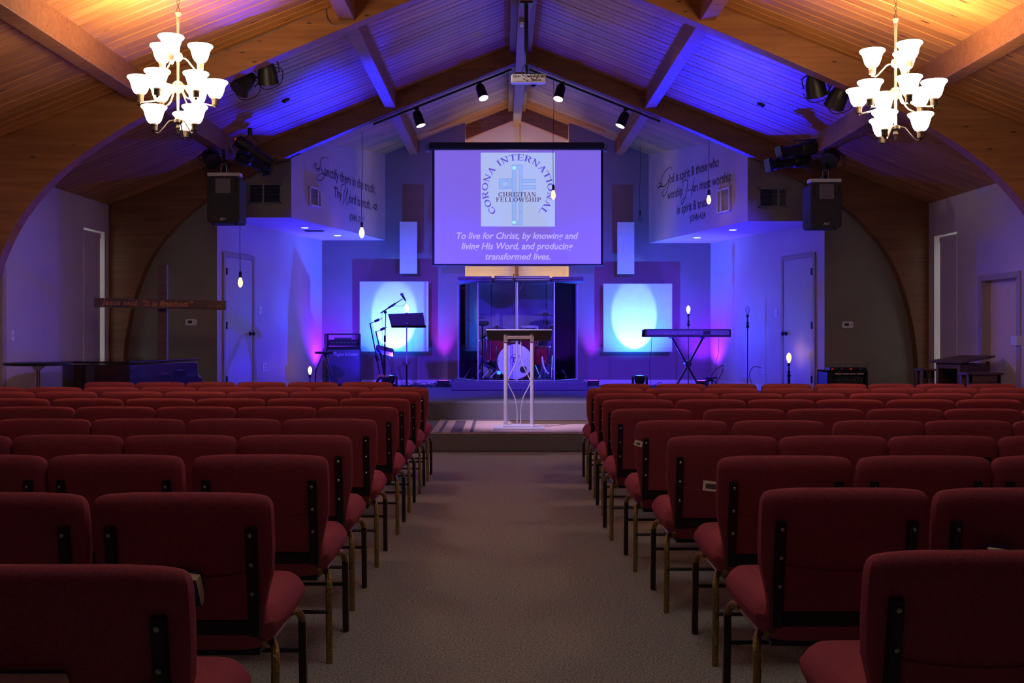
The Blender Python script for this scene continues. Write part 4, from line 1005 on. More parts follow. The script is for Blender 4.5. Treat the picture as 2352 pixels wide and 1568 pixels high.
cord('black cord hanging straight down from the keyboard side outlet, lower one', [onw(1665, 847, DRa, DRb), onw(1664, 860, DRa, DRb, .06), onw(1655, 880, DRa, DRb, .10), onw(1645, 895, DRa, DRb, .15)])
p = Vector((XR, 11.97, 0)); q = at(2336, 782, 11.95)
g = thing('wall_box', 'pale boxy fixture on the side wall beside the far side door frame', 'fixture', (XR, 11.95, q.z)); MB().box(XR - .06, XR, 11.86, 12.0, q.z - .055, q.z + .055).build('shell', M_trim, g, bevel=.005); MB().box(XR - .063, XR - .058, 11.89, 11.97, q.z - .02, q.z + .02).build('face', M_white, g)

tag(MB().tube(bez([at(470, 137, 10.385), at(560, 98, 10.385), at(650, 62, 10.385), at(712, 33, 10.385), at(744, 19, 10.385), at(750, 44, 10.375), at(765, 57, 10.37), at(788, 52, 10.37), at(808, 42, 10.385), at(803, 14, 10.385)], 5), .0045, 5).build('electric_cable', M_greyp, None, True), 'thin wire clipped along the middle arch and round the purlin end, piano side', 'cord')
tag(MB().tube(bez([at(634, 378, 14.42), at(650, 372, 14.42), at(662, 370, 14.42), at(672, 360, 14.44), at(690, 352, 14.44)], 5), .008, 5).build('electric_cable', M_cord, None, True), 'short thick black cable from the profile spotlights to the verse wall corner', 'cord')
# ------------------------------------------------------------------ lectern
SF = .44                                             # stage floor
LD = 12.42
pz = lambda py, d=LD: at(0, py, d).z
pxx = lambda px_, d=LD: at(px_, 0, d).x
lc = thing('lectern', 'silver tube truss lectern with a black top standing on the rug', 'lectern', (pxx(1192), LD, .2))
MB().box(pxx(1133), pxx(1250), LD - .20, LD + .20, .214, .226).build('base_plate', M_silver, lc, bevel=.003)
MB().box(pxx(1158), pxx(1226), LD - .06, LD + .14, .226, .252).build('base_block', M_silver, lc, bevel=.004)
for x in (1161.5, 1222):
    MB().cyl((pxx(x), LD, 0), .0235, .22, pz(780), 14).build('post', M_silver, lc, True)
    MB().lathe([(.032, .215), (.032, .25), (.027, .255)], (pxx(x), LD, 0), 14).build('collar', M_silver, lc, True)
for s in (-1, 1):
    cx = 1192
    g = [(cx + s * 4.5, 778), (cx + s * 4.5, 815), (cx + s * 8, 836), (cx + s * 18, 856), (cx + s * 26, 874), (cx + s * 26.5, 878), (cx + s * 20, 892), (cx + s * 10, 912), (cx + s * 5, 935), (cx + s * 4, 955), (cx + s * 4, 974)]
    P_ = [(pxx(a), LD + .0, pz(b)) for a, b in g]
    MB().tube(bez(P_[:6], 4), .0065, 6).build('bowed_rod', M_silver, lc, True)
    MB().tube(bez(P_[5:], 4), .0065, 6).build('bowed_rod', M_silver, lc, True)
MB().box(pxx(1160), pxx(1224), LD - .025, LD + .01, pz(779), pz(770.5)).build('upper_crossbar', M_tan, lc, bevel=.004)
for x in (1161.5, 1222):
    MB().box(pxx(x - 4.5), pxx(x + 4.5), LD - .03, LD + .012, pz(786), pz(765)).build('top_bracket', M_tan, lc, bevel=.006)
    MB().sph((pxx(x), LD - .035, pz(767.5)), .009).build('bolt', M_chrome, lc, True)
# front skirt and slanted reading board
def slab4(m, pts): # 8 corners
    v = [m.bm.verts.new(p) for p in pts]
    for f_ in ((0, 1, 2, 3), (7, 6, 5, 4), (0, 4, 5, 1), (1, 5, 6, 2), (2, 6, 7, 3), (3, 7, 4, 0)): m.bm.faces.new([v[i] for i in f_])
    return m
xt0, xt1, xb0, xb1 = pxx(1116.5), pxx(1267.5), pxx(1122), pxx(1265); zt, zb = pz(758.5), pz(782.5)
slab4(MB(), [(xt0, LD - .05, zt), (xt1, LD - .05, zt), (xb1, LD + .0, zb), (xb0, LD + .0, zb), (xt0, LD - .03, zt), (xt1, LD - .03, zt), (xb1, LD + .02, zb), (xb0, LD + .02, zb)]).build('front_board', M_piano, lc, bevel=.003)
slab4(MB(), [(xt0, LD - .05, zt + .012), (xt1, LD - .05, zt + .012), (xt1, LD + .42, zt - .10), (xt0, LD + .42, zt - .10), (xt0, LD - .05, zt), (xt1, LD - .05, zt), (xt1, LD + .42, zt - .112), (xt0, LD + .42, zt - .112)]).build('reading_board', M_silver, lc, bevel=.003)

# ------------------------------------------------------------------ drum riser and screen cage
RT = SF + .135
dr = thing('drum_riser', 'low dark carpeted platform carrying the drums', 'platform', (.25, 17.2, SF))
MB().box(at(1037, 0, 16.4).x, at(1349, 0, 16.4).x, 16.4, 18.12, SF, RT).build('deck', M_stage, dr, bevel=.02)
CF = 16.62                                           # front plane of the cage
cg = thing('drum_shield', 'clear acrylic drum shield with a padded cloth lid around the drum kit', 'screen', (.25, 17.2, RT))
fp = [(at(1098, 0, CF).x, CF), (at(1187, 0, CF).x, CF), (at(1273, 0, CF).x, CF)]
bl, br = (at(1053, 0, 17.55).x, 17.55), (at(1325, 0, 17.2).x, 17.2)
topz = at(0, 648, CF).z
chain = [bl, fp[0], fp[1], fp[2], br]
for a, b in zip(chain, chain[1:]):
    A = Vector((*a, 0)); B = Vector((*b, 0)); d = (B - A).normalized(); nn = Vector((d.y, -d.x, 0)) * .003
    m = MB(); q = [A + d * .012, B - d * .012]
    v = [q[0] - nn, q[1] - nn, q[1] + nn, q[0] + nn]
    m.rings([[p + Vector((0, 0, RT + .012)) for p in v], [p + Vector((0, 0, topz)) for p in v]]); m.build('acrylic_pane', M_pexi, cg)
    MB().tube([A + d * .02 + Vector((0, 0, RT + .012)), B - d * .02 + Vector((0, 0, RT + .012))], .007, 6).build('bottom_rail', M_silver, cg, True)
for i, (x, y) in enumerate(chain):
    for dx in ((-.012, .012) if i == 2 else (0,)): MB().cyl((x + dx, y, 0), .0085 if i == 2 else .012, RT, topz, 10).build('post', M_silver, cg, True)
# padded lid: four soft slabs
zc_ = lambda py, d: at(0, py, d).z
for x0_, x1_, y0_, y1_, za in ((1048, 1133, 16.5, 17.85, 639), (1131, 1182, 16.48, 17.85, 638), (1180, 1267, 16.5, 17.85, 638), (1265, 1345, 16.9, 17.7, 640)):
    za_ = zc_(za, y0_); m = MB(); m.box(at(x0_, 0, y0_).x, at(x1_, 0, y0_).x, y0_, y1_, za_ - .035, za_ + .035, None, .03); m.build('padded_lid', M_fab, cg, True)
MB().tube([(at(1180, 0, 16.5).x, 16.47, zc_(640, 16.5) - .05), (at(1180, 0, 16.5).x, 16.47, zc_(634, 16.5) + .03)], .008, 6).build('strap', M_blackp, cg)
# cloth baffle wall behind the drums
bf = thing('sound_baffle', 'grey cloth sound baffle standing behind the drum kit', 'baffle', (.25, 18.0, RT))
xa, xb = at(1062, 0, 18.0).x, at(1318, 0, 18.0).x
MB().box(xa, xb, 17.96, 18.06, RT, at(0, 645, 18).z).build('rear_panel', M_fab, bf, bevel=.02)
for x_ in (-.2, .75): MB().box(x_ - .004, x_ + .004, 17.955, 17.96, RT, at(0, 650, 18).z).build('seam', M_fabd, bf)
for x0_, x1_, y0_, y1_ in ((at(1053, 0, 17.6).x - .02, at(1060, 0, 17.6).x, 17.85, 18.06), (at(1317, 0, 17.4).x, at(1327, 0, 17.4).x, 17.8, 18.06)):
    MB().box(x0_, x1_, y0_, y1_, RT, at(0, 652, 18).z).build('side_panel', M_fab, bf)
t = thing('overhead_microphone', 'small microphone hanging inside the top of the drum shield', 'microphone', tuple(at(1195, 665, 17.2)))
p = at(1192, 662, 17.2); MB().tube([at(1201, 645, 17.2), at(1200, 651, 17.2), p], [.008, .02, .028], 10).build('body', M_white, t, True); MB().tube([at(1201, 640, 17.2), at(1201, 646, 17.2)], .005, 5).build('stem', M_black, t)

# ------------------------------------------------------------------ drum kit (pieces stand separately)
BD = 17.05
c = at(1183, 830, BD); r = 42 * BD / FOC
bd = thing('bass_drum', 'large bass drum with a white head and a circled emblem', 'drum', (c.x, BD, RT))
Mb = Matrix.Translation((c.x, BD, c.z)) @ Matrix.Rotation(-PI / 2, 4, 'X')
MB().lathe([(r - .008, 0), (r - .008, .38)], seg=36, M=Mb).build('shell', M_maroon, bd, True)
MB().lathe([(r + .012, -.025), (r + .012, .012), (r - .01, .012), (r - .01, -.025)], seg=36, M=Mb, cap=False).build('hoop', M_maroon, bd, True)
MB().lathe([(r - .008, -.006), (r - .02, -.012), (.02, -.013)], seg=36, M=Mb).build('head', M_skin, bd, True)
m = MB(); rr = .093; yy = BD - .0165; cx_, cz_ = at(1184, 0, BD).x, at(0, 826, BD).z
for i in range(36):
    a0, a1 = 2 * PI * i / 36, 2 * PI * (i + 1) / 36
    m.quad(*[(cx_ + q * math.cos(a), yy, cz_ + q * math.sin(a)) for q, a in ((rr, a0), (rr, a1), (rr - .006, a1), (rr - .006, a0))])
for dx in (-.028, .028):
    for x0_, x1_, z0_, z1_ in ((-.008, .008, -.038, .045), (-.022, .022, -.045, -.036), (-.034, .030, .036, .046), (-.036, -.028, .022, .046)):
        if dx < 0 and x0_ == -.008: pass
        m.quad(*[(cx_ + dx + (x0_ if k in (0, 3) else x1_), yy, cz_ + (z0_ if k < 2 else z1_)) for k in range(4)])
m.build('circled_emblem', M_ink, bd)
q = at(1202, 848, BD)
MB().lathe([(.058, -.02), (.060, -.012), (.052, -.010)], (0, 0, 0), 20, Matrix.Translation((q.x, BD, q.z)) @ Matrix.Rotation(-PI / 2, 4, 'X')).build('port_ring', M_chrome, bd, True)
MB().lathe([(.05, -.0205), (.01, -.021)], (0, 0, 0), 20, Matrix.Translation((q.x, BD, q.z)) @ Matrix.Rotation(-PI / 2, 4, 'X')).build('port_hole', M_blackp, bd, True)
for i in range(8):
    a = 2 * PI * i / 8 + .39; x, z = c.x + (r + .012) * math.cos(a), c.z + (r + .012) * math.sin(a)
    MB().box(x - .010, x + .010, BD - .035, BD + .06, z - .012, z + .012).build('lug', M_chrome, bd, bevel=.003)
for s in (-1, 1): MB().tube([(c.x + s * r * .93, BD + .04, c.z - .08), (c.x + s * (r + .14), BD - .12, RT + .01)], .008, 6).build('spur', M_chrome, bd, True)
def drum(name, lab, cx, cy, cz, rad, h, tilt=0, legs=0, head=M_skin, shell=M_maroon, ty=0):
    t = thing(name, lab, 'drum', (cx, cy, RT))
    M = Matrix.Translation((cx, cy, cz)) @ Matrix.Rotation(tilt, 4, 'X') @ Matrix.Rotation(ty, 4, 'Y')
    MB().lathe([(rad, -h / 2), (rad, h / 2)], seg=24, M=M).build('shell', shell, t, True)
    for z in (-h / 2, h / 2): MB().lathe([(rad + .010, z - .010), (rad + .010, z + .010), (rad - .004, z + .010), (rad - .004, z - .010)], seg=24, M=M, cap=False).build('rim', M_chrome, t, True)
    MB().lathe([(rad - .004, h / 2 + .002), (.01, h / 2 + .004)], seg=24, M=M).build('head', head, t, True)
    for i in range(6):
        a = 2 * PI * i / 6; MB().tube([M @ Vector(((rad + .012) * math.cos(a), (rad + .012) * math.sin(a), -h / 2 + .02)), M @ Vector(((rad + .012) * math.cos(a), (rad + .012) * math.sin(a), h / 2 - .02))], .006, 5).build('tension_rod', M_chrome, t, True)
    for i in range(legs):
        a = 2 * PI * i / legs + .5; x, y = cx + (rad + .022) * math.cos(a), cy + (rad + .022) * math.sin(a)
        MB().tube([(x, y, RT), (x, y, cz + .05)], .007, 6).build('leg', M_chrome, t, True)
    return t
p = at(1142, 802, 17.25); drum('floor_tom', 'maroon floor tom on chrome legs beside the bass drum', p.x, 17.25, p.z, .205, .38, legs=3)
p = at(1211, 783, 17.45); drum('rack_tom', 'maroon tom drum mounted above the bass drum, mostly behind the lectern top', p.x, 17.45, p.z, .165, .22, .35)
p = at(1216, 756, 17.55); drum('snare_drum', 'shallow drum with a chrome rim showing over the lectern top', p.x, 17.6, p.z - .03, .16, .13, .15)
p = at(1236, 800, 17.5); drum('low_tom', 'dark floor tom in shadow behind the bass drum', p.x + .05, 17.5, p.z - .12, .17, .30, legs=3)
p = at(1113, 800, 17.1); drum('slim_tom', 'narrow chrome lugged drum left of the floor tom', p.x, 17.5, p.z, .10, .26)
def cymbal(lab, cx, cy, cz, rad, tilt, ry=0, name='cymbal_stand', mt=None, tripod=True, dbl=False):
    t = thing(name, lab, 'cymbal', (cx, cy, RT))
    M = Matrix.Translation((cx, cy, cz)) @ Matrix.Rotation(tilt, 4, 'X') @ Matrix.Rotation(ry, 4, 'Y')
    MB().lathe([(rad, 0), (rad * .6, .012), (rad * .25, .018), (rad * .2, .035), (.01, .045), (.008, .042), (rad * .2, .031), (rad * .24, .014), (rad * .6, .008), (rad, -.003)], seg=28, M=M, cap=False).build('cymbal', mt or M_cymb, t, True)
    if dbl: MB().lathe([(rad, -.03), (rad * .6, -.04), (.01, -.055)], seg=28, M=M).build('lower_cymbal', mt or M_cymb, t, True)
    MB().lathe([(.012, .04), (.014, .05), (.014, .07), (.006, .08)], seg=8, M=M).build('wing_nut', M_chrome, t, True)
    MB().lathe([(.011, RT + .10), (.011, RT + (cz - RT) * .5), (.008, RT + (cz - RT) * .5), (.008, cz - .02)], (cx, cy, 0), 8).build('pole', M_chrome, t, True)
    MB().cyl((cx, cy, 0), .018, RT + (cz - RT) * .5 - .03, RT + (cz - RT) * .5 + .01, 8).build('clamp', M_chrome, t)
    if tripod:
        for i in range(3):
            a = 2 * PI * i / 3 + .4; MB().tube([(cx, cy, RT + .42), (cx + .22 * math.cos(a), cy + .22 * math.sin(a), RT + .012)], .008, 6).build('leg', M_chrome, t, True)
    return t
p = at(1087, 732, 17.2); cymbal('tilted dark cymbal on a tall stand at the piano side of the drums', p.x, 17.2, p.z, .20, .06, -.12)
p = at(1253, 724, 17.5); cymbal('highest thin cymbal on a tall stand at the keyboard side of the drums', p.x, 17.5, p.z, .24, .04, .03)
p = at(1268, 754, 17.3); cymbal('lower cymbal just over the lectern top, keyboard side', p.x, 17.3, p.z, .20, .06, 0)
p = at(1141, 754, 17.6); cymbal('low flat cymbal pair right behind the lectern top', p.x, 17.6, p.z, .17, .02, 0, 'hihat_stand', dbl=True)
t = thing('drum_pad', 'dark octagonal electronic drum pad on a post inside the shield', 'drum pad', (at(1107, 0, 17.0).x, 17.0, RT))
p = at(1108, 741, 17.0); MB().lathe([(.06, -.05), (.105, -.03), (.11, .0), (.10, .02), (.04, .03)], tuple(p), 8).build('pad', M_dark, t); MB().tube([(p.x, 17.0, RT), (p.x, 17.0, p.z - .04)], .012, 8).build('pole', M_black, t, True)
for i in range(3):
    a = 2 * PI * i / 3; MB().tube([(p.x, 17.0, RT + .35), (p.x + .2 * math.cos(a), 17.0 + .2 * math.sin(a), RT + .01)], .008, 6).build('leg', M_black, t, True)
t = thing('pedal_stand', 'chrome bass pedal and stand hardware by the keyboard side of the drums', 'pedal', (at(1250, 0, 16.85).x, 16.85, RT))
q = lambda a, b, d=16.85: at(a, b, d)
MB().tube(bez([q(1245, 819), q(1248, 838), q(1254, 852), q(1260, 858)], 5), .014, 6).build('bright_arm', M_skin, t, True)
MB().tube([q(1237, 868), q(1249, 836), q(1258, 822)], .008, 6).build('rod', M_chrome, t, True)
MB().tube([q(1229, 838), q(1240, 866)], .007, 6).build('rod', M_chrome, t, True)
for a_, b_ in ((1276, 1290), (1284, 1302)): MB().tube([q(a_, 832), q(b_, 868)], .008, 6).build('leg', M_chrome, t, True)
b0, b1 = q(1236, 870), q(1262, 870); MB().box(b0.x, b1.x, 16.8, 17.0, RT, RT + .03).build('foot_board', M_chrome, t, bevel=.004)
t = thing('boom_pole', 'chrome pole with a slanted boom at the piano side of the bass drum', 'stand', (at(1087, 0, 16.95).x, 16.95, RT))
MB().tube([at(1088, 735, 16.95), at(1088, 872, 16.95)], .009, 6).build('pole', M_chrome, t, True); MB().tube([at(1087, 783, 16.9), at(1114, 774, 16.9)], .008, 6).build('boom', M_chrome, t, True); MB().tube([at(1127, 791, 16.9), at(1145, 810, 16.9)], .006, 6).build('boom', M_chrome, t, True)
for a_ in (1062, 1108): MB().tube([at(1088, 838, 16.95), at(a_, 874, 16.95)], .008, 6).build('leg', M_chrome, t, True)
t = thing('effect_pedals', 'small shiny pedals and clamps lying on the riser beside the bass drum', 'pedals', (at(1110, 0, 16.9).x, 16.9, RT)); t['label'] = 'cluster of shiny kick pedals on the riser, piano side'
for i, (a_, b_) in enumerate(((1084, 1094), (1106, 1114), (1124, 1134))):
    u, w = at(a_, 870, 16.9), at(b_, 870, 16.9); MB().box(u.x, w.x, 16.82, 17.0, RT, RT + .05, None).build('pedal', M_chrome, t, bevel=.006); MB().tube([(u.x, 16.95, RT + .03), (w.x + .06, 16.98, RT + .16)], .008, 6).build('rod', M_silver, t)
t = thing('drum_cushion', 'pale folded cloth on the riser beside the bass drum', 'cloth', (at(1125, 0, 17.3).x, 17.3, RT)); MB().sph((at(1120, 0, 17.4).x, 17.4, RT + .14), .15, .95).build('cloth_fold', M_fab, t, True)
t = thing('accent_lamp', 'small round lamp glowing blue beside the bass drum', 'lamp', tuple(at(1145, 857, 16.95))); p = at(1146, 856, 16.95); MB().sph(p, .032).build('lamp_globe', emit('blue_led', (.05, .30, 1), 2.0), t, True); MB().cyl((p.x, 16.95, 0), .02, RT, p.z - .02, 8).build('lamp_base', M_blackp, t)

# ------------------------------------------------------------------ guitar amplifier
am = thing('amplifier_cabinet', 'tall dark guitar speaker cabinet with pale script lettering', 'amplifier', (at(790, 0, 17.1).x, 17.1, SF), None, math.radians(20), False)
w, dp, hc = .58, .34, .62
MB().box(-w / 2, w / 2, 0, dp, .04, hc + .04, bev=.015).build('cabinet', M_blackp, am)
MB().box(-w / 2 + .03, w / 2 - .03, -.006, .004, .07, hc + .01).build('grille', mat('amp_grille', (.11, .105, .12), .8, var=.35, scale=160, bump=.6, bscale=400), am)
write('Hughes & Kettner', 'script_badge', M_white, am, (-.16, -.0075, hc - .09), (1, 0, 0), (0, 0, 1), width=.40, size=.075, shear=.3)
for sx in (-1, 1):
    for y in (.05, dp - .05): MB().cyl((sx * (w / 2 - .05), y, 0), .02, 0, .04, 8).build('foot', M_blackp, am)
    q = MB(); [q.sph((sx * (w / 2 - .022), -.008, z), .006) for z in [.09 + .04 * k for k in range(14)]]; q.build('edge_studs', M_screw, am)['kind'] = 'stuff'
MB().box(-w / 2 - .006, -w / 2 + .002, .12, .22, hc * .55, hc * .72).build('side_handle', M_dark, am, bevel=.003)
hd = thing('guitar_amplifier', 'open framed amplifier head on top of the guitar cabinet', 'amplifier', am.location + Vector((0, 0, hc + .04)), None, math.radians(20), False)
hh = .235; hw = .56
f = MB(); f.box(-hw / 2, -hw / 2 + .03, 0, .26, 0, hh); f.box(hw / 2 - .03, hw / 2, 0, .26, 0, hh); f.box(-hw / 2, hw / 2, 0, .26, hh - .022, hh); f.box(-hw / 2, hw / 2, 0, .26, .0, .02)
f.build('frame', M_blackp, hd, bevel=.006)
MB().box(-hw / 2 + .04, hw / 2 - .04, .02, .22, .035, .135).build('chassis', M_dark, hd, bevel=.006)
MB().tube([(-.14, .08, .15), (.14, .08, .15)], .018, 8).build('tube_guard', M_greyp, hd, True)
for k in range(10): MB().lathe([(.011, 0), (.009, .012)], (0, 0, 0), 8, Matrix.Translation((-.20 + .043 * k, .02, .085)) @ Matrix.Rotation(PI / 2, 4, 'X')).build('knob', M_screw, hd)

# stools
def stool(lab, cx, cy, h, r, zf=SF, n=3):
    t = thing('stool', lab, 'stool', (cx, cy, zf))
    MB().lathe([(r * .5, h - .035), (r * .96, h - .03), (r, h - .012), (r * .96, h), (r * .5, h + .004)], (cx, cy, zf), 24).build('seat', M_blackp, t, True)
    MB().cyl((cx, cy, 0), .03, zf + h - .07, zf + h - .03, 10).build('hub', M_black, t)
    for i in range(n):
        a = 2 * PI * i / n + .6; MB().tube([(cx + .05 * math.cos(a), cy + .05 * math.sin(a), zf + h - .05), (cx + r * .9 * math.cos(a + .5), cy + r * .9 * math.sin(a + .5), zf + h * .5), (cx + r * 1.0 * math.cos(a + .3), cy + r * 1.0 * math.sin(a + .3), zf + .01)], .011, 6).build('leg', M_black, t, True)
p = at(747, 0, 16.4); stool('black round stool with slim legs in front of the amplifier', p.x, 16.4, .61, .165)
p = at(1631, 0, 17.0); stool('low black cushioned stool behind the keyboard stand', p.x, 17.0, .19, .12, SF, 4)

# ------------------------------------------------------------------ microphone, clip stands, music stand
D1 = 16.5
ms = thing('microphone_stand', 'black boom microphone stand raised over the music stand', 'stand', (at(884, 0, D1).x, D1, SF))
MB().tube([(at(884, 0, D1).x, D1, SF + .03), at(884, 790, D1)], .013, 8).build('lower_tube', M_black, ms, True)
MB().tube([at(884, 792, D1), at(886, 715, D1)], .008, 8).build('upper_tube', M_black, ms, True)
MB().tube([at(884, 770, D1), at(884, 785, D1)], .018, 8).build('clutch', M_blackp, ms, True)
MB().sph(at(885, 717, D1), .025).build('pivot', M_blackp, ms, True)
MB().tube([at(874, 719, D1), at(900, 702, D1), at(925, 686, D1)], [.010, .010, .006], 8).build('boom', M_black, ms, True)
MB().tube([at(892, 707, D1), at(908, 697, D1)], .016, 8).build('boom_grip', M_blackp, ms, True)
for i in range(3):
    a = 2 * PI * i / 3 + .3; MB().tube([(at(884, 0, D1).x, D1, SF + .16), (at(884, 0, D1).x + .26 * math.cos(a), D1 + .26 * math.sin(a), SF + .012)], .009, 6).build('leg', M_black, ms, True)
mc = thing('microphone', 'vocal microphone held in the clip of the boom stand', 'microphone', tuple(at(926, 683, D1)))
MB().tube([at(925, 679, D1), at(928, 685, D1), at(932, 691, D1)], [.020, .016, .010], 10).build('handle', M_blackp, mc, True)
MB().sph(at(923, 676, D1), .026).build('grille_ball', M_greyp, mc, True)
MB().tube(bez([at(932, 691, D1), at(930, 698, D1), at(922, 703, D1), at(905, 703, D1), at(880, 716, D1), at(878, 745, D1), at(879, 795, D1)], 6), .0032, 5).build('cable', M_cord, mc, True)
for lab, top, bot, tip, D_ in (('taller clip arm stand leaning beside the microphone stand', (850, 743), (874, 868), (877, 731), 16.8), ('shorter clip arm stand between the taller one and the microphone stand', (863.5, 762), (872, 800), (890, 751), 16.75)):
    t = thing('arm_stand', lab, 'stand', (at(bot[0], 0, D_).x, D_, SF))
    MB().tube([at(*top, D_), at(*bot, D_)], .010, 6).build('pole', M_black, t, True)
    if bot[1] < 850:
        MB().tube([at(*bot, D_), at(884, 868, D_)], .016, 6).build('lower_tube', M_black, t, True)
    else: MB().tube([at(863, 815, D_), at(868, 829, D_)], .026, 8).build('clutch', M_blackp, t, True)
    a_ = at(*top, D_); b_ = at(*tip, D_)
    MB().tube([a_, b_], .006, 6).build('arm', M_black, t, True); MB().tube([a_ + (b_ - a_) * .38, a_ + (b_ - a_) * .78], [.022, .024], 8).build('clip', M_blackp, t, True); MB().sph(a_, .014).build('joint', M_blackp, t, True)
    e = at(bot[0], 0, D_)
    for s in (-1, 1): MB().tube([(e.x + .03, D_, SF + .22), (e.x + .03 + s * .17, D_ + .08, SF + .012)], .008, 6).build('leg', M_black, t, True)
mx = thing('mixer_console', 'small dark mixing console on a stand behind the microphone stand', 'mixer', tuple(at(886, 812, 16.65)))
Mm = Matrix.Translation(at(884, 805, 16.65)) @ Matrix.Rotation(math.radians(14), 4, 'Y') @ Matrix.Rotation(math.radians(-18), 4, 'X')
MB().box(-.14, .14, -.12, .12, -.035, .035, Mm, bev=.01).build('body', M_blackp, mx)
for i in range(6): MB().cyl((0, 0, 0), .008, 0, .012, 6).build('knob', M_screw, mx).matrix_local = Matrix.Translation(-OFF[mx.name]) @ Mm @ Matrix.Translation((-.11 + .044 * i, -.04, .036))
MB().tube([at(882, 815, 16.66), (at(884, 0, 16.66).x, 16.66, SF)], .014, 8).build('support', M_black, mx, True)
MB().tube(bez([at(888, 815, 16.6), at(893, 830, 16.6), at(898, 842, 16.6), at(900, 860, 16.6), at(902, 872, 16.6)], 5), .004, 5).build('cable', M_cord, mx, True)
D2 = 16.2
mu = thing('music_stand', 'black music stand with a wide solid desk', 'music stand', (at(934, 0, D2).x, D2, SF))
q = lambda a, b, d=D2: at(a, b, d)
slab4(MB(), [q(891, 720.5), q(972, 718), q(977, 751.5), q(899, 751.5), q(891, 720.5) + Vector((0, .012, 0)), q(972, 718) + Vector((0, .012, 0)), q(977, 751.5) + Vector((0, .012, 0)), q(899, 751.5) + Vector((0, .012, 0))]).build('desk', M_blackp, mu)
slab4(MB(), [q(899, 748), q(978.5, 747), q(978.5, 752.5), q(899, 752.5)] + [q(a, b) + Vector((0, .07, 0)) for a, b in ((899, 748), (978.5, 747), (978.5, 752.5), (899, 752.5))]).build('ledge', M_blackp, mu)
MB().tube([q(934, 750), (q(934, 750).x, D2, SF + .42)], .010, 8).build('upper_tube', M_silver, mu, True)
MB().tube([(q(934, 750).x, D2, SF + .42), (q(934, 750).x, D2, SF + .03)], .014, 8).build('lower_tube', M_black, mu, True)
MB().sph(q(935, 743) - Vector((0, .02, 0)), .016).build('clamp_knob', M_screw, mu, True)
for i in range(3):
    a = 2 * PI * i / 3 + .5; MB().tube([(q(934, 0).x, D2, SF + .10), (q(934, 0).x + .2 * math.cos(a), D2 + .2 * math.sin(a), SF + .012)], .009, 6).build('leg', M_black, mu, True)
# yellow gloves of foam and stand feet beside the mic stand
t = thing('instrument_cradle', 'floor instrument cradle with yellow foam pads below the mixing console', 'cradle', (at(880, 0, 16.3).x, 16.3, SF))
for a_, b_ in ((868, 882), (885, 894)): MB().tube(bez([at(a_, 866, 16.3), at((a_ + b_) / 2, 862, 16.3), at(b_, 865, 16.3)], 4), .020, 8).build('foam_pad', mat('foam', (.50, .28, .12), .9, var=.2, scale=40), t, True)
MB().tube([at(864, 878, 16.3), at(870, 866, 16.3), at(893, 866, 16.3), at(898, 880, 16.3)], .012, 6).build('cradle_frame', M_black, t, True)

# ------------------------------------------------------------------ keyboard on its stand
KD = 15.7
k0, k1 = at(1481, 757, KD), at(1679, 774, KD)
kb = thing('stage_piano', 'long electronic stage piano seen from behind with pale lettering', 'keyboard', ((k0.x + k1.x) / 2, KD, k1.z))
MB().prism([(KD, k1.z), (KD, k0.z - .005), (KD + .04, k0.z + .012), (KD + .14, k0.z + .01), (KD + .34, k1.z + .05), (KD + .34, k1.z)], k0.x, k1.x, 'x').build('body', M_blackp, kb, bevel=.004)
MB().box(k0.x + .03, k1.x - .03, KD - .004, KD + .002, k1.z + .032, k0.z - .010).build('rear_panel', M_greyp, kb)
MB().box(k0.x, k1.x, KD - .007, KD, k1.z + .0, k1.z + .022).build('lower_edge', M_blackp, kb)
for s in (k0.x, k1.x - .022): MB().box(s, s + .022, KD - .008, KD + .34, k1.z, k0.z).build('end_block', M_blackp, kb, bevel=.004)
oo = OFF[kb.name]
write('Roland', 'badge', M_slat, kb, Vector((at(1561, 0, KD).x, KD - .0052, k1.z + .048)) - oo, (1, 0, 0), (0, 0, 1), width=35 * KD / FOC, size=.052, bold=.02)
write('RD-700', 'badge', M_slat, kb, Vector((at(1525, 0, KD).x, KD - .0052, k1.z + .048)) - oo, (1, 0, 0), (0, 0, 1), width=30 * KD / FOC, size=.034, shear=.3)
u0, u1 = at(1615, 0, KD).x, at(1632, 0, KD).x; MB().box(u0, u1, KD - .008, KD - .003, k1.z + .04, k0.z - .015).build('connector_bay', M_blackp, kb)
kk = None
for i in range(40):
    x = k0.x + .05 + i * (k1.x - k0.x - .1) / 40; MB().box(x, x + .021, KD + .20, KD + .335, k1.z + .05, k1.z + .062).build('key', M_trim, kb)
ks = thing('keyboard_stand', 'black X-frame stand under the stage piano', 'stand', ((k0.x + k1.x) / 2, KD + .12, SF))
for s in (0, 1):
    yk_ = KD + .05 + .07 * s; P0, P1 = (at(1545, 776, KD), at(1618, 776, KD)) if s == 0 else (at(1618, 776, KD), at(1545, 776, KD))
    cxm = at(1581.5, 0, KD).x; foot = Vector((2 * cxm - P0.x - (.0), yk_, SF + .02)); foot.x = cxm + (cxm - P0.x) * .88
    MB().tube([(P0.x, yk_, k1.z - .012), foot], .016, 6).build('strut', M_black, ks, True)
    MB().tube([(P0.x, yk_ - .07, k1.z - .012), (P0.x, KD + .32, k1.z - .012)], .014, 6).build('rest_arm', M_black, ks, True)
    MB().tube([(foot.x, KD - .12, SF + .02), (foot.x, KD + .30, SF + .02)], .014, 6).build('floor_bar', M_black, ks, True)
c_ = at(1581.5, 836, KD); MB().lathe([(.05, 0), (.05, .16)], (0, 0, 0), 8, Matrix.Translation((c_.x, KD + .01, c_.z)) @ Matrix.Rotation(-PI / 2, 4, 'X')).build('pivot_plate', M_black, ks)
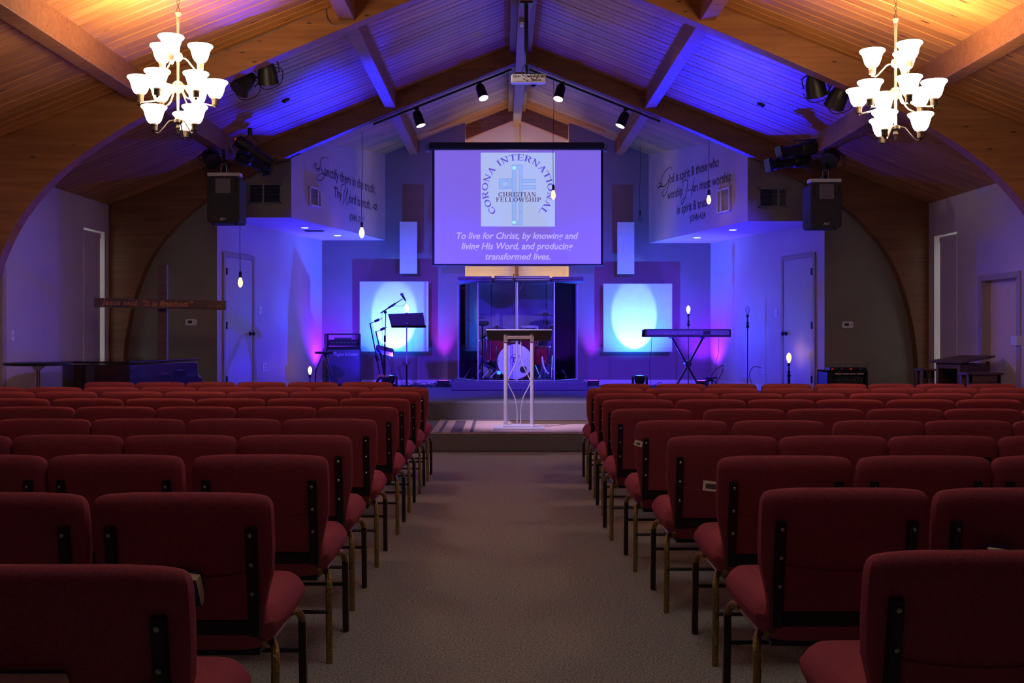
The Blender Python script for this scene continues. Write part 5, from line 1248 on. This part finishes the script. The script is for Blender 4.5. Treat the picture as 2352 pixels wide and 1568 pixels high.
for lab, xs_ in (('thin cable hanging from the keyboard down to the floor, screen side', (1497, 770, 1496, 800, 1492, 838, 1496, 885)), ('thin cable hanging from the keyboard down to the floor, door side', (1651, 775, 1650, 810, 1644, 840, 1648, 885))):
    P_ = [at(xs_[i], xs_[i + 1], KD - .03) for i in range(0, 8, 2)]; P_[-1].z = SF + .01; cord(lab, P_, .0035)

# ------------------------------------------------------------------ floor light fixtures
def head(lab, cx, cy):
    t = thing('moving_head_light', lab, 'stage light', (cx, cy, SF))
    MB().box(cx - .13, cx + .13, cy - .11, cy + .11, SF, SF + .06, bev=.012).build('base', M_blackp, t)
    for s in (-1, 1): MB().prism([(cx + s * .10, SF + .06), (cx + s * .13, SF + .06), (cx + s * .125, SF + .19), (cx + s * .10, SF + .19)], cy - .05, cy + .05).build('yoke_arm', M_blackp, t, bevel=.008)
    MB().lathe([(.05, -.09), (.08, -.06), (.09, 0), (.085, .05)], (cx, cy, SF + .15), 18).build('head_shell', M_blackp, t, True)
    MB().lathe([(.07, .051), (.02, .058)], (cx, cy, SF + .15), 18).build('lens', emit('blue_lens', (.05, .2, 1), 3), t, True)
head('round black moving head light on the floor below the panel, microphone side', HL.x, HL.y); head('round black moving head light on the floor below the panel, keyboard side', HR.x, HR.y)
def bar(lab, cx, cy, w=.20):
    t = thing('floor_light', lab, 'stage light', (cx, cy, SF))
    MB().box(cx - w / 2, cx + w / 2, cy - .05, cy + .05, SF + .012, SF + .09, bev=.01).build('body', M_blackp, t)
    for s in (-1, 1): MB().box(cx + s * w * .4 - .01, cx + s * w * .4 + .01, cy - .06, cy + .06, SF, SF + .014).build('foot', M_black, t)
    MB().box(cx - w * .4, cx + w * .4, cy - .03, cy + .03, SF + .0895, SF + .094).build('lens_strip', emit('violet_lens', (.45, .05, 1), 4), t)
bar('small black floor light on the stage behind the keyboard side of the riser', 1.55, 17.93); bar('small black floor light beside the riser amid coiled cables', -1.02, 17.93)
bar('black floor light in the corner behind the amplifier', -2.98, 17.80); bar('black floor light in the corner behind the keyboard stool', 3.40, 17.80)
# coiled cables
def coil(lab, cx, cy, r, n, seed):
    rnd = random.Random(seed); m = MB()
    for k in range(n):
        q = []; ox, oy = rnd.uniform(-.08, .08), rnd.uniform(-.06, .06); tl = rnd.uniform(-.5, .5)
        for i in range(15):
            a = 2 * PI * i / 14; q.append((cx + ox + r * rnd.uniform(.85, 1.1) * math.cos(a), cy + oy + r * .7 * math.sin(a), SF + .012 + .012 * k + max(0, math.sin(a + tl)) * rnd.uniform(.0, .07)))
        m.tube(bez(q, 3), .005, 5, True)
    o = m.build('cable_coil', M_cord, None, True); tag(o, lab, 'cable')
coil('tangled black cable coil on the stage beside the drum riser', -1.02, 17.45, .16, 5, 3)
coil('flat loose black cable loops on the stage behind the music stand', -1.42, 17.4, .18, 3, 5)
coil('loose thin cable loops on the floor just behind the keyboard', 2.62, 17.2, .14, 2, 8)

# ------------------------------------------------------------------ equipment rack
ED = 14.0; e0, e1 = at(1900, 851, ED), at(1994, 890, ED)
rk = thing('equipment_rack', 'low black equipment rack with patched cables beside the stage front', 'rack', ((e0.x + e1.x) / 2, ED, SF))
zt = e0.z; f = MB(); f.box(e0.x, e0.x + .09, ED, ED + .45, SF, zt); f.box(e1.x - .03, e1.x, ED, ED + .45, SF, zt); f.box(e0.x, e1.x, ED, ED + .45, zt - .03, zt); f.box(e0.x, e1.x, ED + .40, ED + .45, SF, zt)
f.build('case', M_blackp, rk, bevel=.006)
MB().box(e0.x + .09, e1.x - .03, ED + .10, ED + .39, SF, zt - .05).build('rack_units', M_dark, rk)
for k in range(4): x = e0.x + .11 + k * .10; MB().box(x, x + .085, ED + .01, ED + .03, zt - .052, zt - .036).build('lit_strip', M_white, rk)
m = MB(); rnd = random.Random(4)
for k in range(12):
    x = e0.x + .12 + rnd.random() * .34; m.tube(bez([(x, ED + .08, zt - .06), (x + rnd.uniform(-.04, .04), ED + .03, zt - .13), (x + rnd.uniform(-.08, .08), ED + .05, zt - .22), (x + rnd.uniform(-.1, .1), ED + .09, SF + .05)], 4), .0045, 5)
m.build('patch_cables', mat('grey_blue_cable', (.06, .09, .13), .5, var=.1), rk, True)
rx = thing('wireless_receivers', 'row of wireless receivers with upright antennas on the equipment rack', 'receiver', ((e0.x + e1.x) / 2, ED, zt))
for k in range(4):
    x = e0.x + .04 + k * .125; MB().box(x, x + .12, ED + .02, ED + .22, zt, zt + .04).build('receiver_unit', M_blackp, rx, bevel=.003)
    MB().box(x + .02, x + .05, ED + .017, ED + .02, zt + .015, zt + .028).build('display', M_slat if k % 2 else emit('red_display', (1, .03, .03), .4), rx)
for x, dx in ((1903, -4), (1929, 0), (1940, 0), (1961, 2), (1968, 0), (1990, 3)): MB().tube([at(x, 847, ED + .1), at(x + dx, 836, ED + .1)], .003, 5).build('antenna', M_black, rx)

# ------------------------------------------------------------------ wooden furniture on the far side
# pulpit desk turned so that its open front looks to the stage and its long side to the wall
td = thing('pulpit_desk', 'tall dark wooden pulpit desk with an open shelf and a sloping top', 'desk', (at(2205, 0, 12.0).x, 12.0, 0), None, math.radians(-50), False)
w_, L_ = .29, .74
for x in (-w_, -.035):
    for y in (0, L_ - .035): MB().box(x, x + .035, y, y + .035, 0, 1.0).build('post', M_tbl, td, bevel=.004)
MB().box(-w_, 0, .004, .028, .93, 1.0).build('apron', M_tbl, td, bevel=.003)
MB().box(-w_ + .01, -.01, .02, L_ - .02, .66, .68).build('shelf', M_tbl, td)
MB().box(-w_ + .008, -w_ + .026, .03, L_ - .03, .0, .98).build('side_panel', M_tbl, td); MB().box(-.026, -.008, .03, L_ - .03, 0, .98).build('side_panel', M_tbl, td); MB().box(-w_ + .02, -.02, L_ - .03, L_ - .01, 0, .98).build('rear_panel', M_tbl, td)
slab4(MB(), [(-w_ - .07, -.05, 1.02), (.05, -.05, 1.02), (.05, L_ + .03, 1.075), (-w_ - .07, L_ + .03, 1.075), (-w_ - .07, -.05, .995), (.05, -.05, .995), (.05, L_ + .03, 1.05), (-w_ - .07, L_ + .03, 1.05)]).build('sloping_top', M_tbl, td, bevel=.004)
MB().box(-w_ + .05, -.06, .06, .22, .68, .695).build('folded_papers', M_paper, td)
def side_table(lab, pa, pb, py_, d, dd):
    a_, b_ = at(pa, py_, d), at(pb, py_, d); z = a_.z
    t = thing('side_table', lab, 'table', ((a_.x + b_.x) / 2, d, 0))
    MB().box(a_.x, b_.x, d, d + dd, z - .025, z).build('table_top', M_tbl, t, bevel=.005)
    MB().box(a_.x + .03, b_.x - .03, d + .02, d + .045, z - .11, z - .025).build('apron', M_tbl, t)
    for x in (a_.x + .02, b_.x - .065):
        for y in (d + .02, d + dd - .065): MB().box(x, x + .045, y, y + .045, 0, z - .02).build('leg', M_tbl, t, bevel=.003)
    MB().box(a_.x + .03, b_.x - .03, d + .03, d + dd - .03, z - .34, z - .32).build('lower_shelf', M_tbl, t)
side_table('low wooden table beside the pulpit desk, nearer the bare brown wall', 2118, 2152, 847, 12.85, .28)
side_table('low wooden table in front of the pulpit desk, near the side door', 2222, 2306, 856, 11.45, .26)
# stray black chair arm at the far edge
